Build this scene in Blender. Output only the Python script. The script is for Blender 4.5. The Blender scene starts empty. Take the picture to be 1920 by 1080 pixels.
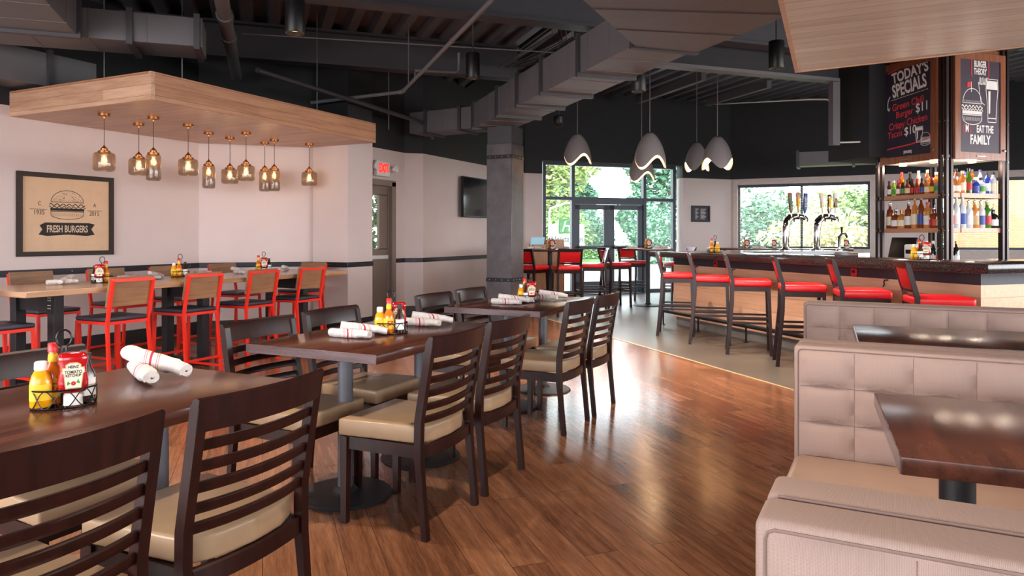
import bpy, bmesh, math, random
from mathutils import Vector, Matrix
random.seed(7)
S = bpy.context.scene
COL = S.collection
PI = math.pi
R = math.radians
HC = 1.28                       # camera height in metres
# ------------------------------------------------------------------ camera
cam_d = bpy.data.cameras.new('camera')
cam_d.sensor_width = 36.0
cam_d.lens = 1340 / 1920 * 36.0
cam_d.shift_y = -97 / 1920
cam_d.clip_start = 0.05
cam_d.clip_end = 300
cam = bpy.data.objects.new('camera', cam_d)
COL.objects.link(cam)
cam.location = (0, 0, HC)
cam.rotation_euler = (R(90), 0, R(25.75))
S.camera = cam
# ------------------------------------------------------------------ world, sun, daylight, exposure
S.view_settings.view_transform = 'Standard'
S.view_settings.look = 'None'
S.view_settings.gamma = 1.0
S.view_settings.use_curve_mapping = False
S.view_settings.exposure = 0.22
S.cycles.max_bounces = 8
S.cycles.diffuse_bounces = 5
S.cycles.glossy_bounces = 4
S.cycles.transmission_bounces = 8
S.cycles.transparent_max_bounces = 16
S.cycles.caustics_reflective = False
S.cycles.caustics_refractive = False
S.cycles.sample_clamp_indirect = 6.0
W = bpy.data.worlds.new('sky')
S.world = W
W.use_nodes = True
bg = W.node_tree.nodes['Background']
bg.inputs['Color'].default_value = (0.86, 0.94, 1.0, 1)
bg.inputs['Strength'].default_value = 9.0


def lamp(name, kind, loc, energy, color, rot=(0, 0, 0), **kw):
    d = bpy.data.lights.new(name, kind)
    d.energy = energy
    d.color = color
    for k, v in kw.items():
        setattr(d, k, v)
    o = bpy.data.objects.new(name, d)
    COL.objects.link(o)
    o.location = loc
    o.rotation_euler = rot
    return o


lamp('sun', 'SUN', (0, 0, 20), 8.0, (1.0, 0.95, 0.86), (R(48), 0, R(-50)), angle=R(1.0))
# daylight of the glazed front behind the camera and of the glazed side wall on the right
lamp('daylight_front', 'AREA', (-4.0, -3.0, 1.75), 330, (1.0, 0.95, 0.95), (R(90), 0, 0), shape='RECTANGLE', size=7.0, size_y=2.3)
lamp('daylight_side', 'AREA', (6.2, 6.0, 1.8), 420, (1.0, 0.94, 0.92), (R(90), 0, R(90)), shape='RECTANGLE', size=12.0, size_y=2.0)
# unseen downlights over the dining area; the last two added to brighten the bar
for x_, y_ in ((-3.4, 2.3), (-0.9, 2.2), (-3.2, 0.0), (-5.2, 2.6), (-3.0, 10.2), (0.2, 8.6)):
    lamp('downlight_or_fill_beam', 'SPOT', (x_, y_, 2.9), 160, (1.0, 0.84, 0.68), spot_size=R(100), spot_blend=0.7, shadow_soft_size=0.06)


for x_, y_ in ((-0.75, 6.75), (-1.9, 7.45), (-2.9, 8.5)):  # fill spots without fixtures, added to brighten the bar front
    lamp('downlight_or_fill_beam', 'SPOT', (x_, y_, 2.9), 220, (1.0, 0.86, 0.74), spot_size=R(105), spot_blend=0.7, shadow_soft_size=0.05)


# ------------------------------------------------------------------ materials
def lin(c):
    out = []
    for v in c[:3]:
        v = v / 255.0
        out.append(v / 12.92 if v <= 0.04045 else ((v + 0.055) / 1.055) ** 2.4)
    return (out[0], out[1], out[2], 1.0)


class NT:
    def __init__(self, name):
        self.m = bpy.data.materials.new(name)
        self.m.use_nodes = True
        self.t = self.m.node_tree
        self.b = self.t.nodes['Principled BSDF']

    def n(self, typ, **kw):
        x = self.t.nodes.new(typ)
        for k, v in kw.items():
            setattr(x, k, v)
        return x

    def l(self, a, b):
        self.t.links.new(a, b)

    def coords(self, scale=(1, 1, 1), rot=(0, 0, 0), loc=(0, 0, 0), which='Object'):
        tc = self.n('ShaderNodeTexCoord')
        mp = self.n('ShaderNodeMapping')
        mp.inputs['Scale'].default_value = scale
        mp.inputs['Rotation'].default_value = rot
        mp.inputs['Location'].default_value = loc
        self.l(tc.outputs[which], mp.inputs['Vector'])
        return mp.outputs['Vector']

    def noise(self, vec, scale, detail=3.0, rough=0.55):
        x = self.n('ShaderNodeTexNoise')
        x.inputs['Scale'].default_value = scale
        x.inputs['Detail'].default_value = detail
        x.inputs['Roughness'].default_value = rough
        if vec is not None:
            self.l(vec, x.inputs['Vector'])
        return x.outputs['Fac']

    def ramp(self, fac, stops):
        x = self.n('ShaderNodeValToRGB')
        cr = x.color_ramp
        cr.elements[0].position, cr.elements[0].color = stops[0]
        cr.elements[1].position, cr.elements[1].color = stops[-1]
        for p, c in stops[1:-1]:
            e = cr.elements.new(p)
            e.color = c
        self.l(fac, x.inputs['Fac'])
        return x.outputs['Color']

    def mixc(self, fac, a, b, mode='MIX'):
        x = self.n('ShaderNodeMix', data_type='RGBA', blend_type=mode)
        for sock, v in ((x.inputs[0], fac), (x.inputs[6], a), (x.inputs[7], b)):
            if isinstance(v, (int, float)):
                sock.default_value = v
            elif isinstance(v, tuple):
                sock.default_value = v
            else:
                self.l(v, sock)
        return x.outputs[2]

    def math(self, op, a, b=0.0):
        x = self.n('ShaderNodeMath', operation=op)
        for i, v in enumerate((a, b)):
            if isinstance(v, (int, float)):
                x.inputs[i].default_value = v
            else:
                self.l(v, x.inputs[i])
        return x.outputs[0]

    def bump(self, h, strength=0.2, dist=0.01):
        x = self.n('ShaderNodeBump')
        x.inputs['Strength'].default_value = strength
        x.inputs['Distance'].default_value = dist
        self.l(h, x.inputs['Height'])
        self.l(x.outputs['Normal'], self.b.inputs['Normal'])

    def base(self, c):
        if isinstance(c, tuple):
            self.b.inputs['Base Color'].default_value = c
        else:
            self.l(c, self.b.inputs['Base Color'])


def plain(name, c, rough=0.5, metal=0.0, var=0.08, vscale=14.0, bump=0.0, bscale=200.0, spec=0.5, coat=0.0):
    t = NT(name)
    vec = t.coords()
    base = lin(c)
    dark = tuple(v * (1 - var) for v in base[:3]) + (1,)
    light = tuple(min(1.0, v * (1 + var)) for v in base[:3]) + (1,)
    t.base(t.ramp(t.noise(vec, vscale), [(0.3, dark), (0.7, light)]))
    t.b.inputs['Roughness'].default_value = rough
    t.b.inputs['Metallic'].default_value = metal
    t.b.inputs['Specular IOR Level'].default_value = spec
    t.b.inputs['Coat Weight'].default_value = coat
    if bump:
        t.bump(t.noise(vec, bscale, 2.0), bump, 0.002)
    return t.m


def wood(name, dark, light, rough=0.35, axis='X', scale=3.0, stretch=14.0, coat=0.0, fine=40.0, rot=0.0):
    t = NT(name)
    sc = {'X': (1.0, stretch, stretch), 'Y': (stretch, 1.0, stretch), 'Z': (stretch, stretch, 1.0)}[axis]
    v = t.coords(scale=sc, rot=(0, 0, rot))
    f1 = t.noise(v, scale, 5.0, 0.6)
    f2 = t.noise(v, fine, 3.0, 0.6)
    f = t.math('ADD', t.math('MULTIPLY', f1, 0.75), t.math('MULTIPLY', f2, 0.25))
    t.base(t.ramp(f, [(0.32, lin(dark)), (0.66, lin(light))]))
    t.b.inputs['Roughness'].default_value = rough
    t.b.inputs['Coat Weight'].default_value = coat
    t.b.inputs['Coat Roughness'].default_value = 0.15
    t.bump(f2, 0.025, 0.001)
    return t.m


def boards(name, dark, light, seam, pitch, axis='Z', grain='X', rough=0.4, seam_w=0.03, length=2.4, scale=2.2):
    """boards of one surface: seams every `pitch` metres along `axis`, butt joints along the grain"""
    t = NT(name)
    ax = {'X': 0, 'Y': 1, 'Z': 2}
    tc = t.n('ShaderNodeTexCoord')
    sp = t.n('ShaderNodeSeparateXYZ')
    t.l(tc.outputs['Object'], sp.inputs[0])
    a = sp.outputs[ax[axis]]
    g = sp.outputs[ax[grain]]
    row = t.math('DIVIDE', a, pitch)
    idx = t.math('FLOOR', row)
    fr = t.math('FRACT', row)
    seamf = t.math('LESS_THAN', fr, seam_w)
    off = t.math('MULTIPLY', t.math('FRACT', t.math('MULTIPLY', idx, 0.371)), length)
    gl = t.math('DIVIDE', t.math('ADD', g, off), length)
    seg = t.math('FLOOR', gl)
    wn = t.n('ShaderNodeTexWhiteNoise', noise_dimensions='2D')
    cb = t.n('ShaderNodeCombineXYZ')
    t.l(idx, cb.inputs[0])
    t.l(seg, cb.inputs[1])
    t.l(cb.outputs[0], wn.inputs['Vector'])
    sc = [14.0, 14.0, 14.0]
    sc[ax[grain]] = 1.0
    v = t.coords(scale=tuple(sc))
    f1 = t.noise(v, scale, 5.0, 0.62)
    f = t.math('ADD', t.math('MULTIPLY', f1, 0.75), t.math('MULTIPLY', wn.outputs['Value'], 0.25))
    c = t.ramp(f, [(0.28, lin(dark)), (0.70, lin(light))])
    t.base(t.mixc(seamf, c, lin(seam)))
    t.b.inputs['Roughness'].default_value = rough
    return t.m


def emit(name, c, strength):
    t = NT(name)
    t.base(lin(c))
    t.b.inputs['Emission Color'].default_value = lin(c)
    t.b.inputs['Emission Strength'].default_value = strength
    return t.m


def glass(name, c=(255, 255, 255), rough=0.0, alpha=0.12, trans=1.0):
    """thin see-through glass: mostly clear, with real reflections"""
    t = NT(name)
    t.base(lin(c))
    t.b.inputs['Roughness'].default_value = rough
    t.b.inputs['IOR'].default_value = 1.45
    t.b.inputs['Alpha'].default_value = alpha
    t.b.inputs['Specular IOR Level'].default_value = 0.8
    return t.m


def floor_planks(name):
    t = NT(name)
    v = t.coords(rot=(0, 0, R(45)))        # boards run parallel to the bar front
    br = t.n('ShaderNodeTexBrick')
    br.offset = 0.37
    br.inputs['Color1'].default_value = (0, 0, 0, 1)
    br.inputs['Color2'].default_value = (1, 1, 1, 1)
    br.inputs['Mortar'].default_value = (0.5, 0.5, 0.5, 1)
    br.inputs['Scale'].default_value = 1.0
    br.inputs['Mortar Size'].default_value = 0.0016
    br.inputs['Mortar Smooth'].default_value = 0.1
    br.inputs['Bias'].default_value = 0.0
    br.inputs['Brick Width'].default_value = 1.1
    br.inputs['Row Height'].default_value = 0.152
    # brick rows lie along its x axis
    mp = t.n('ShaderNodeMapping')
    mp.inputs['Rotation'].default_value = (0, 0, 0)
    t.l(v, mp.inputs['Vector'])
    t.l(mp.outputs['Vector'], br.inputs['Vector'])
    g = t.n('ShaderNodeMapping')
    g.inputs['Scale'].default_value = (1.2, 16.0, 1.0)
    t.l(mp.outputs['Vector'], g.inputs['Vector'])
    # shift the grain of every board
    addv = t.n('ShaderNodeVectorMath', operation='MULTIPLY_ADD')
    t.l(br.outputs['Color'], addv.inputs[0])
    addv.inputs[1].default_value = (7.0, 3.0, 5.0)
    t.l(g.outputs['Vector'], addv.inputs[2])
    f1 = t.noise(addv.outputs[0], 1.7, 7.0, 0.68)
    f2 = t.noise(addv.outputs[0], 11.0, 4.0, 0.65)
    f = t.math('ADD', t.math('MULTIPLY', f1, 0.62), t.math('MULTIPLY', f2, 0.30))
    sepb = t.n('ShaderNodeSeparateColor')
    t.l(br.outputs['Color'], sepb.inputs[0])
    f = t.math('ADD', f, t.math('MULTIPLY', sepb.outputs[0], 0.16))
    c = t.ramp(f, [(0.28, lin((64, 40, 29))), (0.46, lin((108, 69, 48))), (0.62, lin((142, 95, 67))), (0.80, lin((174, 126, 93)))])
    c = t.mixc(t.math('MULTIPLY', br.outputs['Fac'], 0.6), c, lin((32, 19, 14)))
    t.base(c)
    rr = t.math('ADD', t.math('MULTIPLY', f2, 0.16), 0.10)
    t.l(rr, t.b.inputs['Roughness'])
    t.bump(t.math('SUBTRACT', f2, t.math('MULTIPLY', br.outputs['Fac'], 0.6)), 0.05, 0.001)
    return t.m


def floor_tiles(name, c1, c2, grout, w, h, rot):
    t = NT(name)
    v = t.coords(rot=(0, 0, rot))
    br = t.n('ShaderNodeTexBrick')
    br.offset = 0.5
    br.inputs['Color1'].default_value = lin(c1)
    br.inputs['Color2'].default_value = lin(c2)
    br.inputs['Mortar'].default_value = lin(grout)
    br.inputs['Scale'].default_value = 1.0
    br.inputs['Mortar Size'].default_value = 0.004
    br.inputs['Brick Width'].default_value = w
    br.inputs['Row Height'].default_value = h
    t.l(v, br.inputs['Vector'])
    nz = t.noise(v, 6.0, 5.0)
    t.base(t.mixc(0.35, br.outputs['Color'], t.ramp(nz, [(0.3, lin(c1)), (0.7, lin(c2))])))
    t.b.inputs['Roughness'].default_value = 0.33
    t.bump(br.outputs['Fac'], -0.15, 0.002)
    return t.m


def weave(name, c, pitch=0.0042, rough=0.75):
    """woven upholstery: a grid of fine dots"""
    t = NT(name)
    tc = t.n('ShaderNodeTexCoord')
    sp = t.n('ShaderNodeSeparateXYZ')
    t.l(tc.outputs['Object'], sp.inputs[0])
    k = 2 * PI / pitch
    yz = t.math('ADD', sp.outputs[1], sp.outputs[2])
    s1 = t.math('SINE', t.math('MULTIPLY', t.math('ADD', sp.outputs[0], yz), k))
    s2 = t.math('SINE', t.math('MULTIPLY', t.math('SUBTRACT', sp.outputs[0], yz), k))
    d = t.math('MULTIPLY', s1, s2)
    hole = t.ramp(t.math('ADD', t.math('MULTIPLY', d, 0.5), 0.5), [(0.10, lin(tuple(v * 0.56 for v in c))), (0.34, lin(c))])
    nz = t.noise(t.coords(), 5.0)
    t.base(t.mixc(0.25, hole, t.ramp(nz, [(0.3, lin(tuple(v * 0.92 for v in c))), (0.7, lin(c))])))
    t.b.inputs['Roughness'].default_value = rough
    t.b.inputs['Specular IOR Level'].default_value = 0.25
    t.bump(d, 0.25, 0.001)
    return t.m


def napkin_cloth(name):
    t = NT(name)
    tc = t.n('ShaderNodeTexCoord')
    sp = t.n('ShaderNodeSeparateXYZ')
    t.l(tc.outputs['Object'], sp.inputs[0])
    u = t.math('ADD', sp.outputs[0], t.math('MULTIPLY', sp.outputs[1], 0.9))
    def band(c, w):
        return t.math('LESS_THAN', t.math('ABSOLUTE', t.math('SUBTRACT', u, c)), w)
    m = band(-0.02, 0.0048)
    for c in (-0.045, -0.038, 0.004, 0.011):
        m = t.math('MAXIMUM', m, t.math('MULTIPLY', band(c, 0.0014), 0.8))
    nz = t.ramp(t.noise(t.coords(), 60.0), [(0.3, lin((206, 196, 192))), (0.7, lin((222, 213, 209)))])
    t.base(t.mixc(m, nz, lin((178, 52, 66))))
    t.b.inputs['Roughness'].default_value = 0.85
    t.b.inputs['Specular IOR Level'].default_value = 0.2
    return t.m


def granite(name):
    t = NT(name)
    v = t.coords()
    f = t.noise(v, 170.0, 2.0, 0.8)
    t.base(t.ramp(f, [(0.42, lin((22, 18, 19))), (0.60, lin((60, 48, 46))), (0.72, lin((120, 104, 98)))]))
    t.b.inputs['Roughness'].default_value = 0.12
    return t.m


def foliage(name, c1, c2):
    t = NT(name)
    v = t.coords()
    t.base(t.ramp(t.noise(v, 2.6, 3.0), [(0.3, lin(c1)), (0.7, lin(c2))]))
    t.b.inputs['Roughness'].default_value = 0.6
    t.b.inputs['Subsurface Weight'].default_value = 0.0
    return t.m


M = {}
M['floor'] = floor_planks('wood_plank_floor')
M['tile'] = floor_tiles('slate_tile', (82, 76, 69), (98, 90, 82), (62, 57, 52), 0.62, 0.31, R(45))
M['strip'] = plain('transition_strip', (205, 178, 140), 0.35, 0.3)
M['wall'] = plain('rose_white_paint', (209, 191, 187), 0.75, var=0.02, vscale=3.0, bump=0.05, bscale=300)
M['black'] = plain('black_paint', (30, 29, 33), 0.7, var=0.1, vscale=4.0, bump=0.05)
M['deck'] = plain('black_deck_paint', (92, 91, 98), 0.55, var=0.15)
M['steel_dark'] = plain('dark_painted_steel', (60, 58, 63), 0.5, 0.0, var=0.08)
M['duct'] = plain('grey_painted_duct', (98, 95, 99), 0.5, 0.0, var=0.05, vscale=5.0)
M['pipe'] = plain('grey_pipe_paint', (105, 103, 107), 0.45, 0.0, var=0.05)
M['rail'] = plain('blackened_steel_rail', (40, 38, 44), 0.4, 0.4)
M['rivet'] = plain('rivet_head', (150, 148, 150), 0.3, 0.9)
M['basebd'] = plain('black_baseboard', (26, 24, 26), 0.45)
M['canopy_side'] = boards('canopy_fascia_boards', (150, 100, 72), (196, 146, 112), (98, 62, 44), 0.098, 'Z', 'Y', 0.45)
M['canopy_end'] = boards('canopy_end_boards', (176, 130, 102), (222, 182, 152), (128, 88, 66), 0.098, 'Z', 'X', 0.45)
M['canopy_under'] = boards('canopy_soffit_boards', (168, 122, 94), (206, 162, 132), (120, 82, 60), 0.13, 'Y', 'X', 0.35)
M['soffit'] = boards('wood_soffit_boards', (202, 178, 162), (234, 216, 200), (140, 110, 94), 0.13, 'Y', 'X', 0.3)
M['column'] = plain('blackened_steel_cladding', (92, 88, 92), 0.42, 0.55, var=0.22, vscale=5.0)
M['bar_wood'] = boards('bar_panel_boards', (206, 152, 120), (232, 184, 152), (170, 116, 88), 0.19, 'Z', 'X', 0.4, 0.02)
M['bar_band'] = plain('charcoal_band', (52, 50, 58), 0.5, 0.1)
M['toe'] = plain('grey_toe_kick', (128, 122, 120), 0.5)
M['granite'] = granite('dark_granite')
M['dark_wood'] = wood('espresso_wood', (24, 8, 7), (50, 21, 17), 0.32, 'Z', 3.0, 10.0)
M['dark_wood'].node_tree.nodes['Principled BSDF'].inputs['Specular IOR Level'].default_value = 0.36
M['table_wood'] = wood('dark_table_wood', (50, 26, 21), (100, 57, 43), 0.22, 'Y', 2.0, 12.0)
M['daylit_table_edge'] = wood('daylit_dark_table_edge', (84, 66, 68), (126, 106, 108), 0.2, 'X', 2.0, 8.0)  # window reflection on the table ends put into the colour as paler wood
M['high_wood'] = wood('oak_table_top', (142, 102, 74), (190, 148, 114), 0.25, 'Y', 2.0, 14.0, coat=0.2)
M['ply'] = wood('ply_back', (122, 86, 60), (158, 118, 88), 0.4, 'Y', 3.0, 10.0)
M['red_steel'] = plain('red_powder_coat', (226, 44, 28), 0.35, 0.0, var=0.03)
M['navy_vinyl'] = plain('charcoal_blue_vinyl', (54, 54, 66), 0.4, 0.0, bump=0.1, bscale=400)
M['tan_vinyl'] = plain('tan_vinyl', (170, 140, 110), 0.32, 0.0, var=0.05, bump=0.06, bscale=300)
M['red_vinyl'] = plain('red_vinyl', (214, 22, 30), 0.34, 0.0, var=0.04, bump=0.05, bscale=300)
M['booth_fabric'] = weave('booth_weave', (170, 144, 134))
M['booth_vinyl'] = plain('booth_vinyl', (184, 152, 130), 0.32, var=0.04, bump=0.05, bscale=300)
M['piping'] = plain('piping_cord', (128, 104, 96), 0.7)
M['black_metal'] = plain('black_textured_metal', (38, 37, 40), 0.5, 0.2, var=0.15, bump=0.4, bscale=500)
M['column_grey'] = plain('grey_table_column', (98, 97, 104), 0.42, 0.25, var=0.06, bump=0.1, bscale=400)
M['wire'] = plain('black_wire', (26, 24, 26), 0.3, 0.5)
M['chrome'] = plain('chrome', (205, 200, 198), 0.1, 1.0, var=0.03)
M['steel'] = plain('brushed_steel', (178, 176, 176), 0.28, 1.0, var=0.05)
M['copper'] = plain('antique_copper', (168, 108, 62), 0.28, 0.9, var=0.1)
M['cord'] = plain('brown_cord', (70, 50, 38), 0.6)
M['jar'] = glass('smoked_amber_jar', (96, 70, 46), 0.03, 0.58)
M['filament'] = emit('lamp_filament', (255, 190, 92), 60.0)
M['bulb'] = glass('bulb_glass', (255, 220, 160), 0.0, 0.16)
M['shade'] = plain('grey_shade', (126, 119, 119), 0.5, var=0.03)
M['shade_in'] = emit('lit_shade_lining', (255, 226, 186), 0.55)
M['lens'] = emit('downlight_lens', (255, 196, 130), 2.0)
M['window_frame'] = plain('dark_bronze_frame', (44, 48, 56), 0.4, 0.4)
M['white_frame'] = plain('pale_window_trim', (206, 190, 182), 0.55)
M['blind'] = plain('white_blind', (236, 236, 232), 0.5)
M['pane'] = glass('window_glass', (235, 245, 242), 0.0, 0.06)
M['door_paint'] = plain('taupe_door_paint', (128, 110, 100), 0.5, var=0.04)
M['exit_face'] = emit('exit_letters', (255, 40, 36), 1.6)
M['white_plastic'] = plain('white_plastic', (224, 218, 214), 0.4)
M['tv'] = plain('tv_screen', (20, 22, 22), 0.08, 0.0, spec=0.7)
M['black_plastic'] = plain('black_plastic', (18, 17, 19), 0.4, spec=0.35)
M['frame_wood'] = wood('dark_picture_frame', (26, 16, 11), (46, 29, 20), 0.6, 'Y')
M['paper'] = plain('kraft_poster', (208, 172, 140), 0.6, var=0.05, vscale=6)
M['ink'] = plain('black_ink', (30, 27, 26), 0.7)
M['paper_ink'] = plain('poster_pale_ink', (214, 186, 160), 0.7)
M['chalk'] = plain('chalkboard', (46, 38, 52), 0.55, var=0.12, vscale=8)
M['chalk_plum'] = plain('plum_chalkboard', (56, 40, 56), 0.55, var=0.10, vscale=8)
M['chalk_white'] = plain('white_chalk', (238, 230, 226), 0.9)
M['chalk_red'] = plain('red_chalk', (214, 62, 66), 0.9)
M['board_wood'] = wood('walnut_board_frame', (112, 62, 42), (156, 96, 66), 0.35, 'Z')
M['shelf_wood'] = wood('shelf_wood', (166, 112, 84), (206, 152, 120), 0.4, 'X')
M['post'] = plain('bronze_post', (58, 46, 44), 0.35, 0.5)
M['napkin'] = napkin_cloth('striped_napkin')
M['ketchup'] = plain('ketchup_red', (168, 14, 18), 0.18, var=0.05, coat=0.4)
M['mustard'] = plain('mustard_yellow', (236, 158, 16), 0.22, var=0.05, coat=0.3)
M['hot_sauce'] = plain('hot_sauce', (222, 112, 18), 0.2, coat=0.3)
M['dark_sauce'] = plain('dark_sauce', (52, 24, 22), 0.18, coat=0.4)
M['red_cap'] = plain('red_cap', (204, 26, 28), 0.35)
M['white_cap'] = plain('white_cap', (236, 228, 222), 0.4)
M['cream_label'] = plain('cream_label', (238, 222, 192), 0.6)
M['tan_label'] = plain('tan_label_border', (196, 160, 112), 0.6)
M['white_label'] = plain('white_label', (236, 232, 228), 0.6)
M['yellow_label'] = plain('yellow_label', (240, 190, 40), 0.6)
M['blue_label'] = plain('blue_label', (52, 72, 150), 0.5)
M['red_label'] = plain('red_label', (190, 30, 34), 0.5)
M['green_label'] = plain('green_label', (66, 140, 52), 0.5)
M['black_label'] = plain('black_label', (30, 28, 30), 0.5)
M['packet'] = plain('paper_packets', (240, 236, 230), 0.7)
M['g_amber'] = plain('amber_bottle', (132, 58, 20), 0.08, var=0.1, coat=0.5)
M['g_brown'] = plain('brown_bottle', (84, 36, 18), 0.08, var=0.1, coat=0.5)
M['g_green'] = plain('green_bottle', (72, 120, 40), 0.08, coat=0.5)
M['g_wine'] = plain('dark_wine_bottle', (28, 30, 26), 0.08, coat=0.5)
M['g_clear'] = plain('clear_bottle', (206, 206, 210), 0.06, coat=0.5)
M['g_blue'] = plain('blue_bottle', (44, 66, 160), 0.08, coat=0.5)
M['g_honey'] = plain('honey_bottle', (206, 128, 62), 0.08, coat=0.5)
M['g_lime'] = plain('lime_bottle', (140, 190, 40), 0.08, coat=0.5)
M['silver'] = plain('silver_can', (206, 214, 226), 0.25, 0.6)
M['bark'] = wood('bark', (66, 52, 42), (104, 86, 70), 0.85, 'Z')
M['leaf_a'] = foliage('leaf_mid', (46, 92, 44), (132, 164, 84))
M['leaf_b'] = foliage('leaf_cool', (44, 96, 80), (122, 168, 134))
M['leaf_c'] = foliage('leaf_pale', (112, 138, 72), (196, 204, 138))
M['leaf_p'] = foliage('leaf_blossom', (176, 178, 120), (240, 234, 200))
M['grass'] = plain('lawn', (96, 140, 60), 0.9, var=0.25, vscale=3.0)
M['road'] = plain('pale_paving', (150, 150, 148), 0.85, var=0.05)
M['sign_green'] = plain('sign_green', (18, 84, 24), 0.4)
M['sign_white'] = plain('sign_white', (170, 172, 170), 0.4)
M['sign_letter'] = plain('sign_letter_green', (10, 48, 34), 0.4)
M['brick'] = floor_tiles('tan_brick', (190, 140, 98), (206, 158, 116), (210, 190, 166), 0.24, 0.08, 0.0)
M['light_oak'] = wood('light_oak_stand', (164, 118, 86), (200, 152, 116), 0.4, 'Z')
M['screen_blue'] = emit('screen_glow', (150, 190, 206), 0.5)


# ------------------------------------------------------------------ geometry helpers
class MB:
    def __init__(self):
        self.bm = bmesh.new()

    def box(self, c, s, rz=0.0, bev=0.0, seg=2, rot=None):
        mat = Matrix.Translation(c) @ (rot if rot is not None else Matrix.Rotation(rz, 4, 'Z')) @ Matrix.Diagonal((s[0], s[1], s[2], 1))
        g = bmesh.ops.create_cube(self.bm, size=1.0, matrix=mat)
        if bev > 0:
            es = list({e for v in g['verts'] for e in v.link_edges})
            bmesh.ops.bevel(self.bm, geom=es, offset=bev, segments=seg, profile=0.5, affect='EDGES')
        return self

    def bar(self, a, b, w, h, up=(0, 0, 1)):
        """straight bar from a to b with section w (sideways) x h (up)"""
        a, b = Vector(a), Vector(b)
        d = b - a
        L = d.length
        z = d.normalized()
        u = Vector(up)
        x = z.cross(u)
        if x.length < 1e-4:
            x = z.cross(Vector((0, 1, 0)))
        x.normalize()
        y = x.cross(z)
        m = Matrix((x, y, z)).transposed().to_4x4()
        m = Matrix.Translation((a + b) / 2) @ m @ Matrix.Diagonal((w, h, L, 1))
        bmesh.ops.create_cube(self.bm, size=1.0, matrix=m)
        return self

    def sweep(self, pts, sect, closed=False, up=(0, 0, 1), cap=True):
        """sweep a 2D section (list of (x,y)) along a path; sect may be a function of t"""
        P = [Vector(p) for p in pts]
        n = len(P)
        rings = []
        prev = None
        for i, p in enumerate(P):
            if closed:
                t = (P[(i + 1) % n] - P[i - 1])
            else:
                t = P[min(i + 1, n - 1)] - P[max(i - 1, 0)]
            t.normalize()
            u = Vector(up) if prev is None else prev
            x = t.cross(u)
            if x.length < 1e-5:
                x = t.cross(Vector((1, 0, 0)))
                if x.length < 1e-5:
                    x = t.cross(Vector((0, 1, 0)))
            x.normalize()
            y = x.cross(t).normalized()
            prev = y
            sc = sect(i / max(1, n - 1)) if callable(sect) else sect
            rings.append([self.bm.verts.new(p + x * a + y * b) for a, b in sc])
        k = len(rings[0])
        for i in range(n if closed else n - 1):
            A, B = rings[i], rings[(i + 1) % n]
            for j in range(k):
                self.bm.faces.new((A[j], A[(j + 1) % k], B[(j + 1) % k], B[j]))
        if not closed and cap:
            self.bm.faces.new(list(reversed(rings[0])))
            self.bm.faces.new(rings[-1])
        return self

    def tube(self, pts, r, n=8, closed=False):
        if callable(r):
            return self.sweep(pts, lambda t: [(r(t) * math.cos(2 * PI * j / n), r(t) * math.sin(2 * PI * j / n)) for j in range(n)], closed)
        return self.sweep(pts, [(r * math.cos(2 * PI * j / n), r * math.sin(2 * PI * j / n)) for j in range(n)], closed)

    def lathe(self, prof, c=(0, 0, 0), n=20, sx=1.0, sy=1.0, cap=True):
        rings = []
        for r, z in prof:
            rings.append([self.bm.verts.new((c[0] + sx * r * math.cos(2 * PI * j / n), c[1] + sy * r * math.sin(2 * PI * j / n), c[2] + z)) for j in range(n)])
        for A, B in zip(rings, rings[1:]):
            for j in range(n):
                self.bm.faces.new((A[j], A[(j + 1) % n], B[(j + 1) % n], B[j]))
        if cap:
            self.bm.faces.new(list(reversed(rings[0])))
            self.bm.faces.new(rings[-1])
        return self

    def loft(self, secs, n=28, c=(0, 0, 0)):
        """sections (z, rx, ry, exponent)"""
        rings = []
        for z, rx, ry, e in secs:
            ring = []
            for j in range(n):
                a = 2 * PI * j / n
                ca, sa = math.cos(a), math.sin(a)
                x = math.copysign(abs(ca) ** (2 / e), ca) * rx
                y = math.copysign(abs(sa) ** (2 / e), sa) * ry
                ring.append(self.bm.verts.new((c[0] + x, c[1] + y, c[2] + z)))
            rings.append(ring)
        for A, B in zip(rings, rings[1:]):
            for j in range(n):
                self.bm.faces.new((A[j], A[(j + 1) % n], B[(j + 1) % n], B[j]))
        self.bm.faces.new(list(reversed(rings[0])))
        self.bm.faces.new(rings[-1])
        return self

    def prism(self, pts, z0, z1, bev=0.0, seg=2):
        lo = [self.bm.verts.new((x, y, z0)) for x, y in pts]
        hi = [self.bm.verts.new((x, y, z1)) for x, y in pts]
        n = len(pts)
        fs = [self.bm.faces.new(list(reversed(lo))), self.bm.faces.new(hi)]
        for i in range(n):
            fs.append(self.bm.faces.new((lo[i], lo[(i + 1) % n], hi[(i + 1) % n], hi[i])))
        if bev > 0:
            bmesh.ops.bevel(self.bm, geom=list({e for f in fs for e in f.edges}), offset=bev, segments=seg, profile=0.5, affect='EDGES')
        return self

    def quad(self, a, b, c, d):
        self.bm.faces.new([self.bm.verts.new(p) for p in (a, b, c, d)])
        return self

    def slab_xz(self, pts, y0, y1):
        """polygon in the x-z plane, given thickness along y"""
        lo = [self.bm.verts.new((x, y0, z)) for x, z in pts]
        hi = [self.bm.verts.new((x, y1, z)) for x, z in pts]
        n = len(pts)
        self.bm.faces.new(lo)
        self.bm.faces.new(list(reversed(hi)))
        for i in range(n):
            self.bm.faces.new((lo[i], hi[i], hi[(i + 1) % n], lo[(i + 1) % n]))
        return self

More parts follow.
